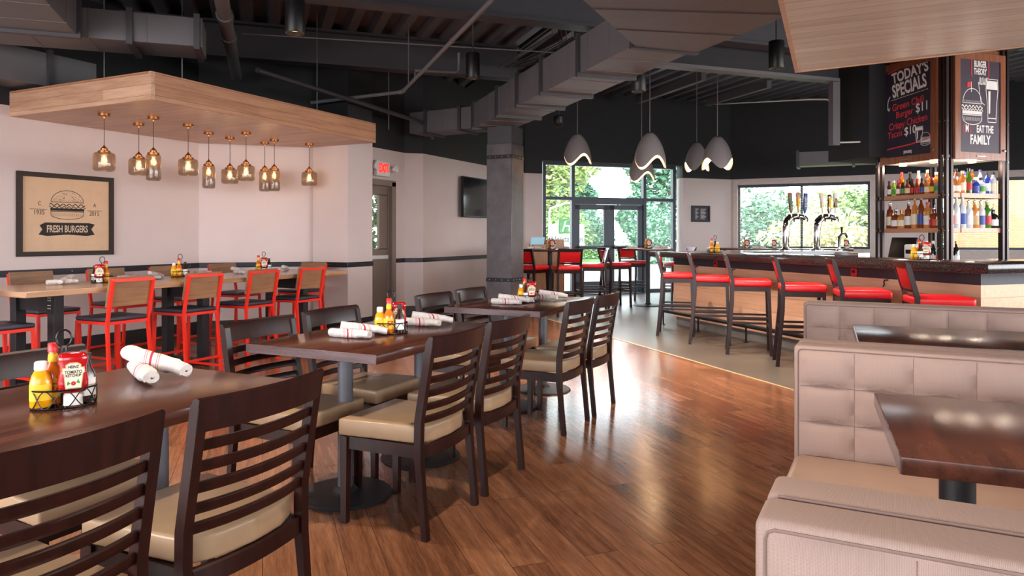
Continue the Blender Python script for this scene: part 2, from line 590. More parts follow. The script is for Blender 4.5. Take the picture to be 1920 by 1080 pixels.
    def ribbon(self, pts, w, y=0.0, t=0.0012, closed=False):
        """a drawn stroke in the x-z plane, facing -y"""
        P = [Vector((p[0], p[1])) for p in pts]
        n = len(P)
        L, Rr = [], []
        for i in range(n):
            if closed:
                d = P[(i + 1) % n] - P[i - 1]
            else:
                d = P[min(i + 1, n - 1)] - P[max(i - 1, 0)]
            if d.length < 1e-9:
                d = Vector((1, 0))
            d.normalize()
            nn = Vector((-d.y, d.x)) * (w / 2)
            L.append(P[i] + nn)
            Rr.append(P[i] - nn)
        bl = [self.bm.verts.new((p.x, y - t, p.y)) for p in L]
        br = [self.bm.verts.new((p.x, y - t, p.y)) for p in Rr]
        for i in range(n if closed else n - 1):
            j = (i + 1) % n
            self.bm.faces.new((bl[i], br[i], br[j], bl[j]))
        return self

    def xform(self, m):
        bmesh.ops.transform(self.bm, matrix=m, verts=self.bm.verts)
        return self

    def build(self, name, mat, parent=None, smooth=40, loc=None, rotz=None):
        bmesh.ops.recalc_face_normals(self.bm, faces=self.bm.faces)
        me = bpy.data.meshes.new(name)
        self.bm.to_mesh(me)
        self.bm.free()
        if isinstance(mat, str):
            mat = M[mat]
        me.materials.append(mat)
        if smooth:
            me.polygons.foreach_set('use_smooth', [True] * len(me.polygons))
            me.set_sharp_from_angle(angle=R(smooth))
        o = bpy.data.objects.new(name, me)
        COL.objects.link(o)
        if parent is not None:
            o.parent = parent
        if loc is not None:
            o.location = loc
        if rotz is not None:
            o.rotation_euler = (0, 0, rotz)
        return o


def tag(o, label, cat, group=None):
    o['label'] = label
    o['category'] = cat
    if group:
        o['group'] = group
    return o


def thing(name, label, cat, loc=(0, 0, 0), rz=0.0, group=None):
    o = bpy.data.objects.new(name, None)
    COL.objects.link(o)
    o.empty_display_size = 0.1
    o.location = loc
    o.rotation_euler = (0, 0, rz)
    return tag(o, label, cat, group)


def struct(name, mb, mat, smooth=40):
    o = mb.build(name, mat, None, smooth)
    o['kind'] = 'structure'
    return o


def copy_tree(o, parent):
    c = o.copy()
    COL.objects.link(c)
    c.parent = parent
    for ch in o.children:
        copy_tree(ch, c)
    return c


def dup(root, label, loc, rz=0.0, group=None):
    r = root.copy()
    COL.objects.link(r)
    r.location = loc
    r.rotation_euler = (0, 0, rz)
    r['label'] = label
    if group:
        r['group'] = group
    for ch in root.children:
        copy_tree(ch, r)
    return r


def lettering(name, body, size, x, z, mat, parent, sx=1.0, rot=0.0, bold=0.0, y=-0.0015, align='CENTER', shear=0.0, spacing=1.0):
    """flat letters in the local x-z plane facing -y"""
    cu = bpy.data.curves.new(name, 'FONT')
    cu.body = body
    cu.size = size
    cu.align_x = align
    cu.align_y = 'CENTER'
    cu.offset = bold
    cu.shear = shear
    cu.space_character = spacing
    cu.resolution_u = 3
    cu.extrude = 0.0004
    tmp = bpy.data.objects.new(name + '_tmp', cu)
    COL.objects.link(tmp)
    dg = bpy.context.evaluated_depsgraph_get()
    me = bpy.data.meshes.new_from_object(tmp.evaluated_get(dg))
    bpy.data.objects.remove(tmp)
    bpy.data.curves.remove(cu)
    m = Matrix.Translation((x, y, z)) @ Matrix.Rotation(-rot, 4, 'Y') @ Matrix.Rotation(R(90), 4, 'X') @ Matrix.Diagonal((sx, 1, 1, 1))
    me.transform(m)
    me.materials.clear()
    me.materials.append(M[mat])
    me.name = name
    o = bpy.data.objects.new(name, me)
    COL.objects.link(o)
    if parent is not None:
        o.parent = parent
    return o


# ================================================================== the room
ZP = 2.62      # paint line: rose white below, black above
ZC = 4.45


def wall(name, p0, p1, z0, z1, mat, th=0.2, holes=()):
    """vertical slab, inner face on p0-p1, thickness to the left of the direction p0->p1"""
    p0, p1 = Vector(p0), Vector(p1)
    d = p1 - p0
    L = d.length
    a = math.atan2(d.y, d.x)
    cuts = sorted({0.0, L, *[h[0] for h in holes], *[h[1] for h in holes]})
    mb = MB()
    for s0, s1 in zip(cuts, cuts[1:]):
        mid = (s0 + s1) / 2
        zs = [(z0, z1)]
        for h in holes:
            if h[0] < mid < h[1]:
                nz = []
                for a0, a1 in zs:
                    if h[2] > a0:
                        nz.append((a0, min(a1, h[2])))
                    if h[3] < a1:
                        nz.append((max(a0, h[3]), a1))
                zs = [q for q in nz if q[1] - q[0] > 1e-4]
        for a0, a1 in zs:
            mb.box(((s0 + s1) / 2, th / 2, (a0 + a1) / 2), (s1 - s0, th, a1 - a0))
    mb.xform(Matrix.Translation((p0.x, p0.y, 0)) @ Matrix.Rotation(a, 4, 'Z'))
    return struct(name, mb, mat)


def wall2(name, p0, p1, holes=(), th=0.2):
    wall(name, p0, p1, 0.0, ZP, 'wall', th, holes)
    wall(name + '_upper', p0, p1, ZP, ZC + 0.12, 'black', th, holes)


# floors: timber in the dining area, slate tiles round the bar
struct('floor', MB().prism([(-8.2, -3.4), (6.7, -3.4), (6.7, -0.8), (-6.6, 12.5), (-6.6, 9.0), (-8.2, 8.0)], -0.1, 0.0), 'floor', 0)
struct('floor_tiled', MB().prism([(6.7, -0.8), (6.7, 17.7), (-2.9, 17.7), (-6.6, 14.0), (-6.6, 12.5)], -0.1, 0.0), 'tile', 0)
struct('trim_1', MB().prism([(6.5, -0.625), (6.5, -0.585), (-6.33, 12.245), (-6.33, 12.205)], 0.0, 0.004), 'strip', 0)

wall2('wall_left', (-7.82, -3.2), (-7.82, 6.7))
wall2('wall_corner', (-7.82, 6.7), (-6.72, 7.80))
struct('wall_pilaster', MB().prism([(-6.75, 7.68), (-6.15, 7.68), (-6.15, 8.22), (-6.75, 8.22)], 0.0, ZP), 'wall')
struct('wall_pilaster_upper', MB().prism([(-6.75, 7.68), (-6.15, 7.68), (-6.15, 8.22), (-6.75, 8.22)], ZP, ZC), 'black')
wall2('wall_exit', (-6.55, 8.2), (-6.55, 9.6), [(0.10, 1.02, 0, 2.08)], 0.16)
wall2('wall_return', (-6.55, 9.6), (-6.33, 9.81))
wall2('wall_screen', (-6.33, 9.81), (-6.33, 13.77))
wall2('wall_entrance', (-6.33, 13.77), (-2.68, 17.43), [(0.39, 3.86, 0, 2.9)], 0.25)
wall2('wall_back', (-2.68, 17.43), (6.5, 17.43), [(0.16, 2.94, 1.0, 2.48), (4.18, 7.7, 1.0, 2.48)], 0.2)
wall2('wall_right', (6.5, 17.43), (6.5, -3.2), [(3.0, 8.4, 0.9, 2.6), (9.2, 15.5, 0.9, 2.6)], 0.2)
wall2('wall_front', (6.5, -3.2), (-7.82, -3.2), [(1.0, 4.8, 0.4, 2.6), (5.2, 9.0, 0.4, 2.6), (9.4, 13.4, 0.4, 2.6)], 0.2)


def trim(name, p0, p1, z0, z1, t, mat):
    p0, p1 = Vector(p0), Vector(p1)
    d = p1 - p0
    a = math.atan2(d.y, d.x)
    mb = MB().box((d.length / 2, -t / 2, (z0 + z1) / 2), (d.length, t, z1 - z0), bev=0.003, seg=1)
    mb.xform(Matrix.Translation((p0.x, p0.y, 0)) @ Matrix.Rotation(a, 4, 'Z'))
    o = struct(name, mb, mat)
    return o, Matrix.Translation((p0.x, p0.y, 0)) @ Matrix.Rotation(a, 4, 'Z'), d.length


runs = [('left', (-7.82, -3.2), (-7.82, 6.7)), ('corner', (-7.82, 6.7), (-6.75, 7.77)), ('pilaster', (-6.75, 7.68), (-6.15, 7.68)),
        ('pilaster_side', (-6.15, 7.68), (-6.15, 8.22)), ('exit', (-6.55, 9.31), (-6.55, 9.6)), ('return', (-6.55, 9.6), (-6.33, 9.81)),
        ('screen', (-6.33, 9.81), (-6.33, 13.77)), ('entrance', (-6.33, 13.77), (-6.06, 14.04)), ('back', (-2.68, 17.43), (6.5, 17.43))]
for nm, a, b in runs:
    trim('baseboard_' + nm, a, b, 0.0, 0.158, 0.014, 'basebd')
    if nm in ('back', 'entrance'):
        continue
    o, mtx, L = trim('trim_rail_' + nm, a, b, 0.862, 0.930, 0.016, 'rail')
    mb = MB()
    k = max(1, int(L / 0.30))
    for i in range(k):
        c = mtx @ Vector(((i + 0.5) * L / k, -0.018, 0.896))
        mb.box(c, (0.012, 0.012, 0.012), bev=0.003, seg=1)
    r = mb.build('rivet_heads', 'rivet', o)
    r['kind'] = 'stuff'

# steel-clad column with two riveted straps
colX, colY, cw = -4.58, 9.27, 0.40
cc = thing('steel_clad_column', 'square column clad in blackened steel, standing behind the farthest dining table', 'column', (colX, colY, 0))
MB().box((0, 0, 1.30), (cw, cw, 2.60), bev=0.006, seg=1).build('cladding', 'column', cc)
MB().box((0, 0, 2.722), (cw - 0.02, cw - 0.02, 0.245)).build('painted_head', 'steel_dark', cc)
for z in (0.66, 2.41):
    s = MB().box((0, 0, z), (cw + 0.012, cw + 0.012, 0.055)).build('strap', 'rail', cc)
    mb = MB()
    for i in range(4):
        for q in range(2):
            o = -cw / 2 + cw * (i + 0.5) / 4
            p = (o, -cw / 2 - 0.008, z) if q == 0 else (cw / 2 + 0.008, o, z)
            mb.box(p, (0.016, 0.016, 0.016), bev=0.004, seg=1)
    mb.build('rivet_heads', 'rivet', s)['kind'] = 'stuff'

# ------------------------------------------------------------------ ceiling: corrugated deck and joists (both on the 45 degree grid)
def deck(name, u0, u1, v0, v1, z):
    mb = MB()
    prof = []
    u = u0
    while u < u1:
        prof += [(u, 0.0), (u + 0.11, 0.0), (u + 0.15, 0.09), (u + 0.28, 0.09)]
        u += 0.32
    lo = [mb.bm.verts.new((u, v0, z + h)) for u, h in prof]
    hi = [mb.bm.verts.new((u, v1, z + h)) for u, h in prof]
    for k in range(len(prof) - 1):
        mb.bm.faces.new((lo[k], lo[k + 1], hi[k + 1], hi[k]))
    mb.xform(Matrix.Rotation(R(45), 4, 'Z'))
    return struct(name, mb, 'deck', 20)


deck('ceiling', -14.0, 3.45, -9.0, 17.0, 3.95)
deck('ceiling_low', 3.49, 15.0, -9.0, 7.30, 3.95)
deck('ceiling_high', 3.49, 16.0, 7.30, 17.0, 4.40)
struct('ceiling_step', MB().box((3.47, 12.2, 4.22), (0.03, 9.8, 0.55)).xform(Matrix.Rotation(R(45), 4, 'Z')), 'black')
struct('ceiling_slab', MB().box((-0.7, 7.0, 4.70), (16.5, 22.5, 0.3)), 'black')

for v, u0, u1 in ((9.58, -4.4, 3.42), (6.97, -4.0, 9.0), (4.38, -3.0, 9.0)):
    mb = MB()
    for z, w, h in ((3.515, 0.22, 0.03), (3.735, 0.02, 0.41), (3.935, 0.22, 0.03)):
        mb.box(((u0 + u1) / 2, v, z), (u1 - u0, w, h))
    mb.xform(Matrix.Rotation(R(45), 4, 'Z'))
    o = mb.build('ceiling_beam', 'steel_dark')
    o['kind'] = 'structure'
for p, q in (((-2.5, 13.2), (-4.2, 14.9)), ((-1.5, 14.4), (-2.9, 15.8)), ((-3.6, 12.0), (-5.4, 13.8))):
    mb = MB().bar((p[0], p[1], 4.18), (q[0], q[1], 4.18), 0.10, 0.14)
    o = mb.build('ceiling_joist', 'duct')
    o['kind'] = 'structure'
# dropped header over the bar entrance and the black bulkhead on its right
def along(name, p, q, z0, z1, w, mat, kind='structure'):
    p, q = Vector(p), Vector(q)
    d = q - p
    m = (p + q) / 2
    o = MB().box((m.x, m.y, (z0 + z1) / 2), (d.length, w, z1 - z0), rz=math.atan2(d.y, d.x)).build(name, mat)
    o['kind'] = kind
    return o


along('ceiling_header', (-2.7, 7.63), (-0.25, 10.1), 3.28, 4.40, 0.12, 'black')
along('trim_header_edge', (-2.7, 7.63), (-0.25, 10.1), 3.26, 3.30, 0.16, 'duct')
along('trim_header_post', (-0.30, 10.05), (-0.22, 10.13), 2.45, 3.30, 0.08, 'duct')
o = MB().box((0.18, 10.75, 3.05), (0.8, 0.7, 1.5), rz=R(45)).build('ceiling_bulkhead', 'black')
o['kind'] = 'structure'

# wood-boarded soffit hung over the booths
sf = thing('hanging_wood_soffit', 'wood boarded soffit panel hung low over the booths, top right', 'ceiling panel', (0, 0, 0))
MB().prism([(-0.41, 5.92), (3.95, 5.51), (3.95, 1.0), (-0.28, 1.0)], 2.55, 2.65).build('boarded_underside', 'soffit', sf)
MB().prism([(-0.43, 5.94), (-0.40, 5.94), (-0.27, 0.99), (-0.30, 0.99)], 2.545, 2.675).build('edge_strip', 'canopy_end', sf)
MB().prism([(-0.40, 5.94), (3.95, 5.53), (3.95, 5.50), (-0.40, 5.91)], 2.545, 2.675).build('edge_strip', 'canopy_end', sf)

# wooden canopy over the long high table
cn = thing('wooden_canopy', 'wooden box canopy with pendant lamps over the long high table', 'canopy', (0, 0, 0))
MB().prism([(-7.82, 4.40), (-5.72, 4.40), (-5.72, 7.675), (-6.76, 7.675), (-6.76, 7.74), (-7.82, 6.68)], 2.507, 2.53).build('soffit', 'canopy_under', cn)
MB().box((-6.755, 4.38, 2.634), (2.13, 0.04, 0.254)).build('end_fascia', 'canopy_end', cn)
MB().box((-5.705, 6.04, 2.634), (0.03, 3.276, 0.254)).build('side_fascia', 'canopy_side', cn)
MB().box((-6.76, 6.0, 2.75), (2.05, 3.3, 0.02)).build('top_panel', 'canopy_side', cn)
for x, y in ((-6.9, 4.75), (-5.95, 4.9), (-6.0, 6.9)):
    MB().tube([(x, y, 2.76), (x, y, 4.40)], 0.006, 6).build('hanger_rod', 'pipe', cn)

# ------------------------------------------------------------------ ducts, pipes, cables
def flange_frame(mb, m, w, h, t=0.03, d=0.05):
    """angle-iron frame round a duct section, axis along local x"""
    for c, s in (((0, 0, h / 2 + t / 2), (d, w + 2 * t, t)), ((0, 0, -h / 2 - t / 2), (d, w + 2 * t, t)),
                 ((0, w / 2 + t / 2, 0), (d, t, h)), ((0, -w / 2 - t / 2, 0), (d, t, h))):
        mb.box(c, s)
    mb.xform(m)


def duct(name, label, p, q, zb, w, h, flanges=(), ends=True):
    p, q = Vector(p), Vector(q)
    d = q - p
    a = math.atan2(d.y, d.x)
    t = thing(name, label, 'duct', (p.x, p.y, 0), a)
    MB().box((d.length / 2, 0, zb + h / 2), (d.length, w, h), bev=0.004, seg=1).build('duct_body', 'duct', t)
    for f in flanges:
        mb = MB()
        flange_frame(mb, Matrix.Translation((f * d.length, 0, zb + h / 2)), w, h)
        mb.build('flange', 'steel_dark', t)
    mb = MB()
    k = int(d.length / 0.42)
    for i in range(1, k):
        mb.box((d.length * i / k, 0, zb + h / 2), (0.006, w + 0.008, h + 0.008))
    mb.build('panel_seams', 'duct', t)
    return t


# main duct, parallel to the bar; side face on X+Y = 4.45
duct('ventilation_duct', 'long grey rectangular ventilation duct crossing the ceiling above the steel column', (-1.445, 5.935), (-4.895, 9.385), 2.85, 0.58, 0.355, (0.0, 0.22, 0.42, 0.58, 0.74, 0.97))
duct('duct_end', 'short end section of the long duct, turned towards the left wall', (-4.98, 9.42), (-6.22, 9.50), 2.87, 0.46, 0.32, (0.25, 0.75))
dl = thing('duct_elbow', 'wide flared grey duct elbow at the top of the photo, beside the wood soffit', 'duct')
MB().prism([(-1.63, 5.70), (-1.22, 6.11), (0.8, 4.2), (0.8, 2.3), (-1.61, 3.0)], 2.83, 3.22, 0.004, 1).build('duct_body', 'duct', dl)
mb = MB()
for i in range(1, 5):
    f = i / 5
    mb.bar((-1.62, 5.70 - 2.7 * f, 2.828), (-1.22 + 2.02 * f, 6.11 - 1.91 * f, 2.828), 0.012, 0.006)
mb.build('panel_seams', 'steel_dark', dl)
duct('branch_duct', 'grey branch duct with bolted flanges above the wooden canopy', (-7.13, 3.20), (-5.53, 4.80), 3.0, 0.5, 0.26, (0.74, 0.98))
duct('near_duct', 'grey duct coming in overhead at the top left corner', (-6.25, 3.71), (-3.95, 1.41), 2.99, 0.62, 0.36, (0.03,))
duct('wall_duct', 'small grey duct box against the left wall above the canopy end', (-7.6, 4.0), (-7.6, 5.0), 2.80, 0.42, 0.34, (0.5,))
duct('far_duct', 'grey duct with an open grille end under the black ceiling, far right of the entrance', (-1.0, 14.6), (0.9, 14.6), 2.60, 0.35, 0.26, (0.0, 0.5))


def pipe(name, label, pts, r, mat='pipe', cat='pipe', joints=()):
    o = thing(name, label, cat)
    MB().tube(pts, r, 12).build('pipe_run', mat, o)
    for j in joints:
        a, b, f = Vector(pts[j[0]]), Vector(pts[j[0] + 1]), j[1]
        c = a.lerp(b, f)
        d = (b - a).normalized() * r * 0.9
        MB().tube([c - d, c + d], r * 1.22, 12).build('coupling', mat, o)
    return o


pipe('drain_pipe', 'thick round grey pipe running away under the deck, upper left', [(-4.2, 3.4, 3.36), (-4.89, 4.41, 3.36), (-7.3, 6.85, 3.36)], 0.066, joints=((1, 0.2), (1, 0.42)))
pipe('sprinkler_pipe', 'long pale sprinkler pipe running diagonally down to the canopy', [(-2.2, 4.76, 3.3), (-2.76, 5.38, 3.3), (-5.29, 7.71, 3.15), (-6.62, 7.50, 3.08)], 0.024, joints=((1, 0.35), (1, 0.98), (2, 0.02)))
pipe('sprinkler_drop', 'short elbowed sprinkler branch with upright head on the pale pipe', [(-4.80, 7.26, 3.18), (-4.80, 7.26, 3.28), (-4.42, 7.55, 3.28), (-4.38, 7.58, 3.30), (-4.38, 7.58, 3.52)], 0.017)
pipe('gas_pipe', 'thin dark pipe running behind the canopy to the black wall', [(-5.98, 5.9, 3.12), (-5.95, 8.9, 3.02), (-5.95, 9.3, 2.98), (-5.95, 9.5, 2.80)], 0.03, 'steel_dark')
pipe('conduit_rail', 'thin conduit crossing under the first steel beam', [(-6.0, 5.7, 3.475), (-2.4, 8.6, 3.475)], 0.008)
pipe('threaded_hanger', 'threaded hanger rod holding the pale sprinkler pipe', [(-5.05, 7.49, 3.165), (-5.05, 7.49, 4.40)], 0.007)
pipe('long_hanger', 'long hanger rod just right of the canopy pendants', [(-6.0, 8.4, 2.8), (-6.0, 8.4, 4.40)], 0.007)
pipe('short_vent_pipe', 'short capped vent pipe beside the thick pipe', [(-4.35, 4.55, 3.95), (-4.35, 4.55, 3.40)], 0.035)
mb = MB()
rr = random.Random(3)
for i in range(12):
    o = rr.uniform(-0.18, 0.18)
    s = rr.uniform(-0.12, 0.08)
    mb.tube([(-4.3 + o, 8.9 + o * 0.4, 3.62), (-3.8 + o, 8.55 + o, 3.60 + s * 0.4), (-3.1 + o, 8.1 + o, 3.66 + s), (-3.0 + o, 7.75 + o * 0.5, 3.72)], 0.007, 5)
tag(mb.build('cable_bundle', 'steel_dark'), 'loose bundle of dark cables lying over the long duct', 'cables')
pipe('white_conduit', 'thin white conduit looping across the black wall above the bar', [(-3.15, 16.88, 4.33), (-0.56, 10.39, 3.12), (-0.35, 10.21, 3.07), (-0.28, 10.19, 3.02), (-0.27, 10.19, 2.93), (-0.27, 10.19, 2.56), (-0.23, 10.22, 2.50), (0.04, 10.29, 2.50)], 0.011, 'white_plastic')

# cylinder downlights
def downlight(loc, label, zt, lit=60):
    t = thing('cylinder_downlight', label, 'lamp', loc, 0, 'black cylinder downlights')
    MB().lathe([(0.072, 0.27), (0.075, 0.262), (0.075, 0.006), (0.072, 0.0), (0.062, 0.0), (0.060, 0.05)], n=28, cap=False).lathe([(0.001, 0.27), (0.072, 0.27)], n=28, cap=False).build('housing', 'black_plastic', t)
    MB().lathe([(0.001, 0.035), (0.058, 0.03)], n=24, cap=False).build('lens', 'lens', t)
    MB().tube([(0, 0, 0.27), (0, 0, zt - loc[2])], 0.008, 8).build('stem', 'steel_dark', t)
    l = lamp('downlight_or_fill_beam', 'SPOT', (loc[0], loc[1], loc[2] - 0.01), lit, (1.0, 0.80, 0.62), spot_size=R(95), spot_blend=0.6, shadow_soft_size=0.05)
    return t


downlight((-3.97, 4.31, 2.87), 'black cylinder downlight nearest the canopy, hanging at the top', 4.4, 170)
downlight((-3.73, 6.76, 2.98), 'black cylinder downlight on a thin stem left of the long duct', 4.4, 170)
downlight((-1.98, 7.05, 2.74), 'black cylinder downlight hanging just below the long duct', 4.4, 170)
downlight((-0.72, 7.55, 2.95), 'black cylinder downlight in the dark between duct and wood soffit', 4.4, 170)
cm = thing('dome_camera', 'small dark dome security camera hung under the long duct', 'camera', (-3.80, 9.40, 2.90))
MB().lathe([(0.04, 0.09), (0.075, 0.07), (0.075, 0.0), (0.065, -0.04), (0.04, -0.068), (0.002, -0.075)], n=20).build('dome', 'black_plastic', cm)
MB().tube([(0, 0, 0.08), (0, 0, 1.5)], 0.010).build('stem', 'steel_dark', cm)


# ------------------------------------------------------------------ windows and doors
def frame_rect(mb, x0, x1, z0, z1, w, d, y):
    mb.box(((x0 + x1) / 2, y, z1 - w / 2), (x1 - x0, d, w)).box(((x0 + x1) / 2, y, z0 + w / 2), (x1 - x0, d, w))
    mb.box((x0 + w / 2, y, (z0 + z1) / 2), (w, d, z1 - z0 - 2 * w)).box((x1 - w / 2, y, (z0 + z1) / 2), (w, d, z1 - z0 - 2 * w))


en = bpy.data.objects.new('window_1', None)
COL.objects.link(en)
en.location = (-6.12, 14.26, 0)
en.rotation_euler = (0, 0, R(45))
en['kind'] = 'structure'
mb = MB()
for x in (0.0, 0.683, 2.463, 3.234):
    mb.box((x, 0, 1.45), (0.075, 0.11, 2.9))
for z, w in ((2.865, 0.07), (2.11, 0.07), (0.04, 0.08)):
    if z > 0.5:
        mb.box((1.617, 0, z), (3.16, 0.10, w))
    else:
        mb.box((0.34, 0, z), (0.61, 0.10, w)).box((2.85, 0, z), (0.70, 0.10, w))
for x0, x1 in ((0.0375, 0.645), (2.50, 3.197)):
    mb.box(((x0 + x1) / 2, 0, 0.95), (x1 - x0, 0.09, 0.06))
mb.box((1.573, 0, 2.035), (1.71, 0.10, 0.09))
mb.build('frame', 'window_frame', en)
for x0, x1, z0, z1 in ((0.037, 0.646, 0.08, 0.92), (0.037, 0.646, 0.98, 2.075), (2.50, 3.197, 0.08, 0.92), (2.50, 3.197, 0.98, 2.075), (0.037, 0.646, 2.145, 2.83), (0.72, 2.426, 2.145, 2.83), (2.50, 3.197, 2.145, 2.83)):
    MB().box(((x0 + x1) / 2, 0, (z0 + z1) / 2), (x1 - x0, 0.008, z1 - z0)).build('pane', 'pane', en)
for i, (x0, x1) in enumerate(((0.722, 1.568), (1.578, 2.424))):
    dr = bpy.data.objects.new('door_%d' % (i + 1), None)
    COL.objects.link(dr)
    dr.parent = None
    dr.location = en.location
    dr.rotation_euler = en.rotation_euler
    dr['kind'] = 'structure'
    mb = MB()
    s = 0.125
    mb.box((x0 + s / 2, 0, 0.995), (s, 0.05, 1.98)).box((x1 - s / 2, 0, 0.995), (s, 0.05, 1.98))
    mb.box(((x0 + x1) / 2, 0, 1.93), (x1 - x0, 0.05, 0.11)).box(((x0 + x1) / 2, 0, 0.14), (x1 - x0, 0.05, 0.27)).box(((x0 + x1) / 2, 0, 1.03), (x1 - x0, 0.05, 0.08))
    mb.build('leaf_frame', 'window_frame', dr)
    for z0, z1 in ((0.275, 0.99), (1.07, 1.875)):
        MB().box(((x0 + x1) / 2, 0, (z0 + z1) / 2), (x1 - x0 - 2 * s, 0.008, z1 - z0)).build('pane', 'pane', dr)
    MB().tube([(x0 + 0.1, -0.06, 1.03), (x1 - 0.1, -0.06, 1.03)], 0.014).build('push_bar', 'window_frame', dr)

for k, (x0, x1) in enumerate(((-2.52, 0.26), (1.50, 5.02))):
    w = bpy.data.objects.new('window_%d' % (k + 2), None)
    COL.objects.link(w)
    w.location = (x0, 17.43, 0)
    w['kind'] = 'structure'
    L = x1 - x0
    mb = MB()
    frame_rect(mb, -0.10, L + 0.10, 0.90, 2.58, 0.10, 0.03, -0.015)
    mb.build('casing', 'white_frame', w)
    mb = MB()
    frame_rect(mb, 0.0, L, 1.0, 2.48, 0.045, 0.06, 0.12)
    for f in ((0.5,) if k == 0 else (0.33, 0.66)):
        mb.box((L * f, 0.12, 1.74), (0.05, 0.06, 1.48))
    mb.build('frame', 'window_frame', w)
    MB().box((L / 2, 0.13, 1.74), (L - 0.08, 0.008, 1.40)).build('pane', 'pane', w)
    bl = thing('window_blind', ('open white slatted blind in the window behind the beer taps', 'open white slatted blind in the window behind the bottle tower')[k], 'blind', (x0, 17.43, 0))
    MB().box((L / 2, 0.05, 2.445), (L - 0.02, 0.06, 0.06)).build('head_rail', 'window_frame', bl)
    mb = MB()
    for i in range(36):
        mb.box((L / 2, 0.05, 1.05 + i * 0.038), (L - 0.06, 0.024, 0.0022), rot=Matrix.Rotation(R(-8), 4, 'X'))
    mb.build('slats', 'blind', bl)
# mullions of the glazed front and side walls (behind and beside the camera)
for nm, xs, y in (('window_4', (-7.0, -3.0, -2.6, 1.2, 1.6, 5.4), -3.3),):
    w = bpy.data.objects.new(nm, None)
    COL.objects.link(w)
    w['kind'] = 'structure'
    for a, b in ((-6.9, -2.9), (-2.5, 1.3), (1.7, 5.5)):
        mb = MB()
        frame_rect(mb, a, b, 0.4, 2.6, 0.06, 0.08, y)
        for f in (1 / 3, 2 / 3):
            mb.box((a + (b - a) * f, y, 1.5), (0.05, 0.07, 2.2))
        mb.build('frame', 'window_frame', w)

# side exit door
dr = bpy.data.objects.new('door_3', None)
COL.objects.link(dr)
dr.location = (-6.55, 8.30, 0)
dr.rotation_euler = (0, 0, R(90))
dr['kind'] = 'structure'
mb = MB()
mb.box((-0.03, -0.01, 1.06), (0.10, 0.07, 2.12)).box((0.95, -0.01, 1.06), (0.10, 0.07, 2.12)).box((0.46, -0.01, 2.10), (1.08, 0.07, 0.09))
mb.build('door_frame', 'door_paint', dr)
mb = MB()
mb.box((0.46, 0.07, 0.55), (0.90, 0.045, 1.08)).box((0.46, 0.07, 1.99), (0.90, 0.045, 0.16)).box((0.185, 0.07, 1.5), (0.35, 0.045, 0.84)).box((0.80, 0.07, 1.5), (0.22, 0.045, 0.84))
mb.build('panel', 'door_paint', dr)
MB().box((0.525, 0.07, 1.5), (0.33, 0.008, 0.84)).build('pane', 'pane', dr)
MB().box((0.46, 0.02, 0.96), (0.80, 0.05, 0.06), bev=0.008).build('push_bar', 'white_plastic', dr)

# exit sign with two emergency lamp heads
ex = thing('exit_sign', 'white exit sign with red letters and two emergency lamp heads above the side door', 'sign', (-6.53, 8.93, 2.31), R(90))
MB().box((0, -0.03, 0), (0.34, 0.06, 0.24), bev=0.01).build('housing', 'white_plastic', ex)
lettering('letters', 'EXIT', 0.17, 0, 0, 'exit_face', ex, 0.75, bold=0.010, y=-0.062)
for s in (-1, 1):
    MB().lathe([(0.02, 0.0), (0.05, 0.02), (0.06, 0.07), (0.055, 0.075)], n=14).xform(Matrix.Translation((s * 0.25, -0.05, 0)) @ Matrix.Rotation(R(80), 4, 'X')).build('lamp_head', 'white_plastic', ex)
    MB().tube([(s * 0.16, -0.03, 0), (s * 0.25, -0.05, 0)], 0.012).build('bracket', 'white_plastic', ex)

# wall television
tv = thing('television', 'flat black television mounted on the pale wall left of the column', 'television', (-6.33, 11.52, 1.98), R(90))
MB().box((0, -0.10, 0), (1.24, 0.045, 0.72), bev=0.006, seg=1).build('housing', 'black_plastic', tv)
MB().box((0, -0.124, 0.005), (1.21, 0.004, 0.68)).build('screen', 'tv', tv)
MB().box((0, -0.04, 0), (0.4, 0.075, 0.3)).build('wall_mount', 'steel_dark', tv)

# ------------------------------------------------------------------ framed burger poster on the left wall
po = thing('framed_poster', 'dark framed burger poster on the left wall above the high table', 'picture', (-7.82, 4.95, 1.513), R(90))
mb = MB()
frame_rect(mb, -0.53, 0.53, -0.445, 0.445, 0.05, 0.035, -0.0175)
mb.build('frame', 'frame_wood', po)
MB().box((0, -0.009, 0), (0.97, 0.006, 0.80)).build('print', 'paper', po)


def arc(cx, cz, rx, rz, a0, a1, n=24):
    return [(cx + rx * math.cos(R(a0 + (a1 - a0) * i / n)), cz + rz * math.sin(R(a0 + (a1 - a0) * i / n))) for i in range(n + 1)]


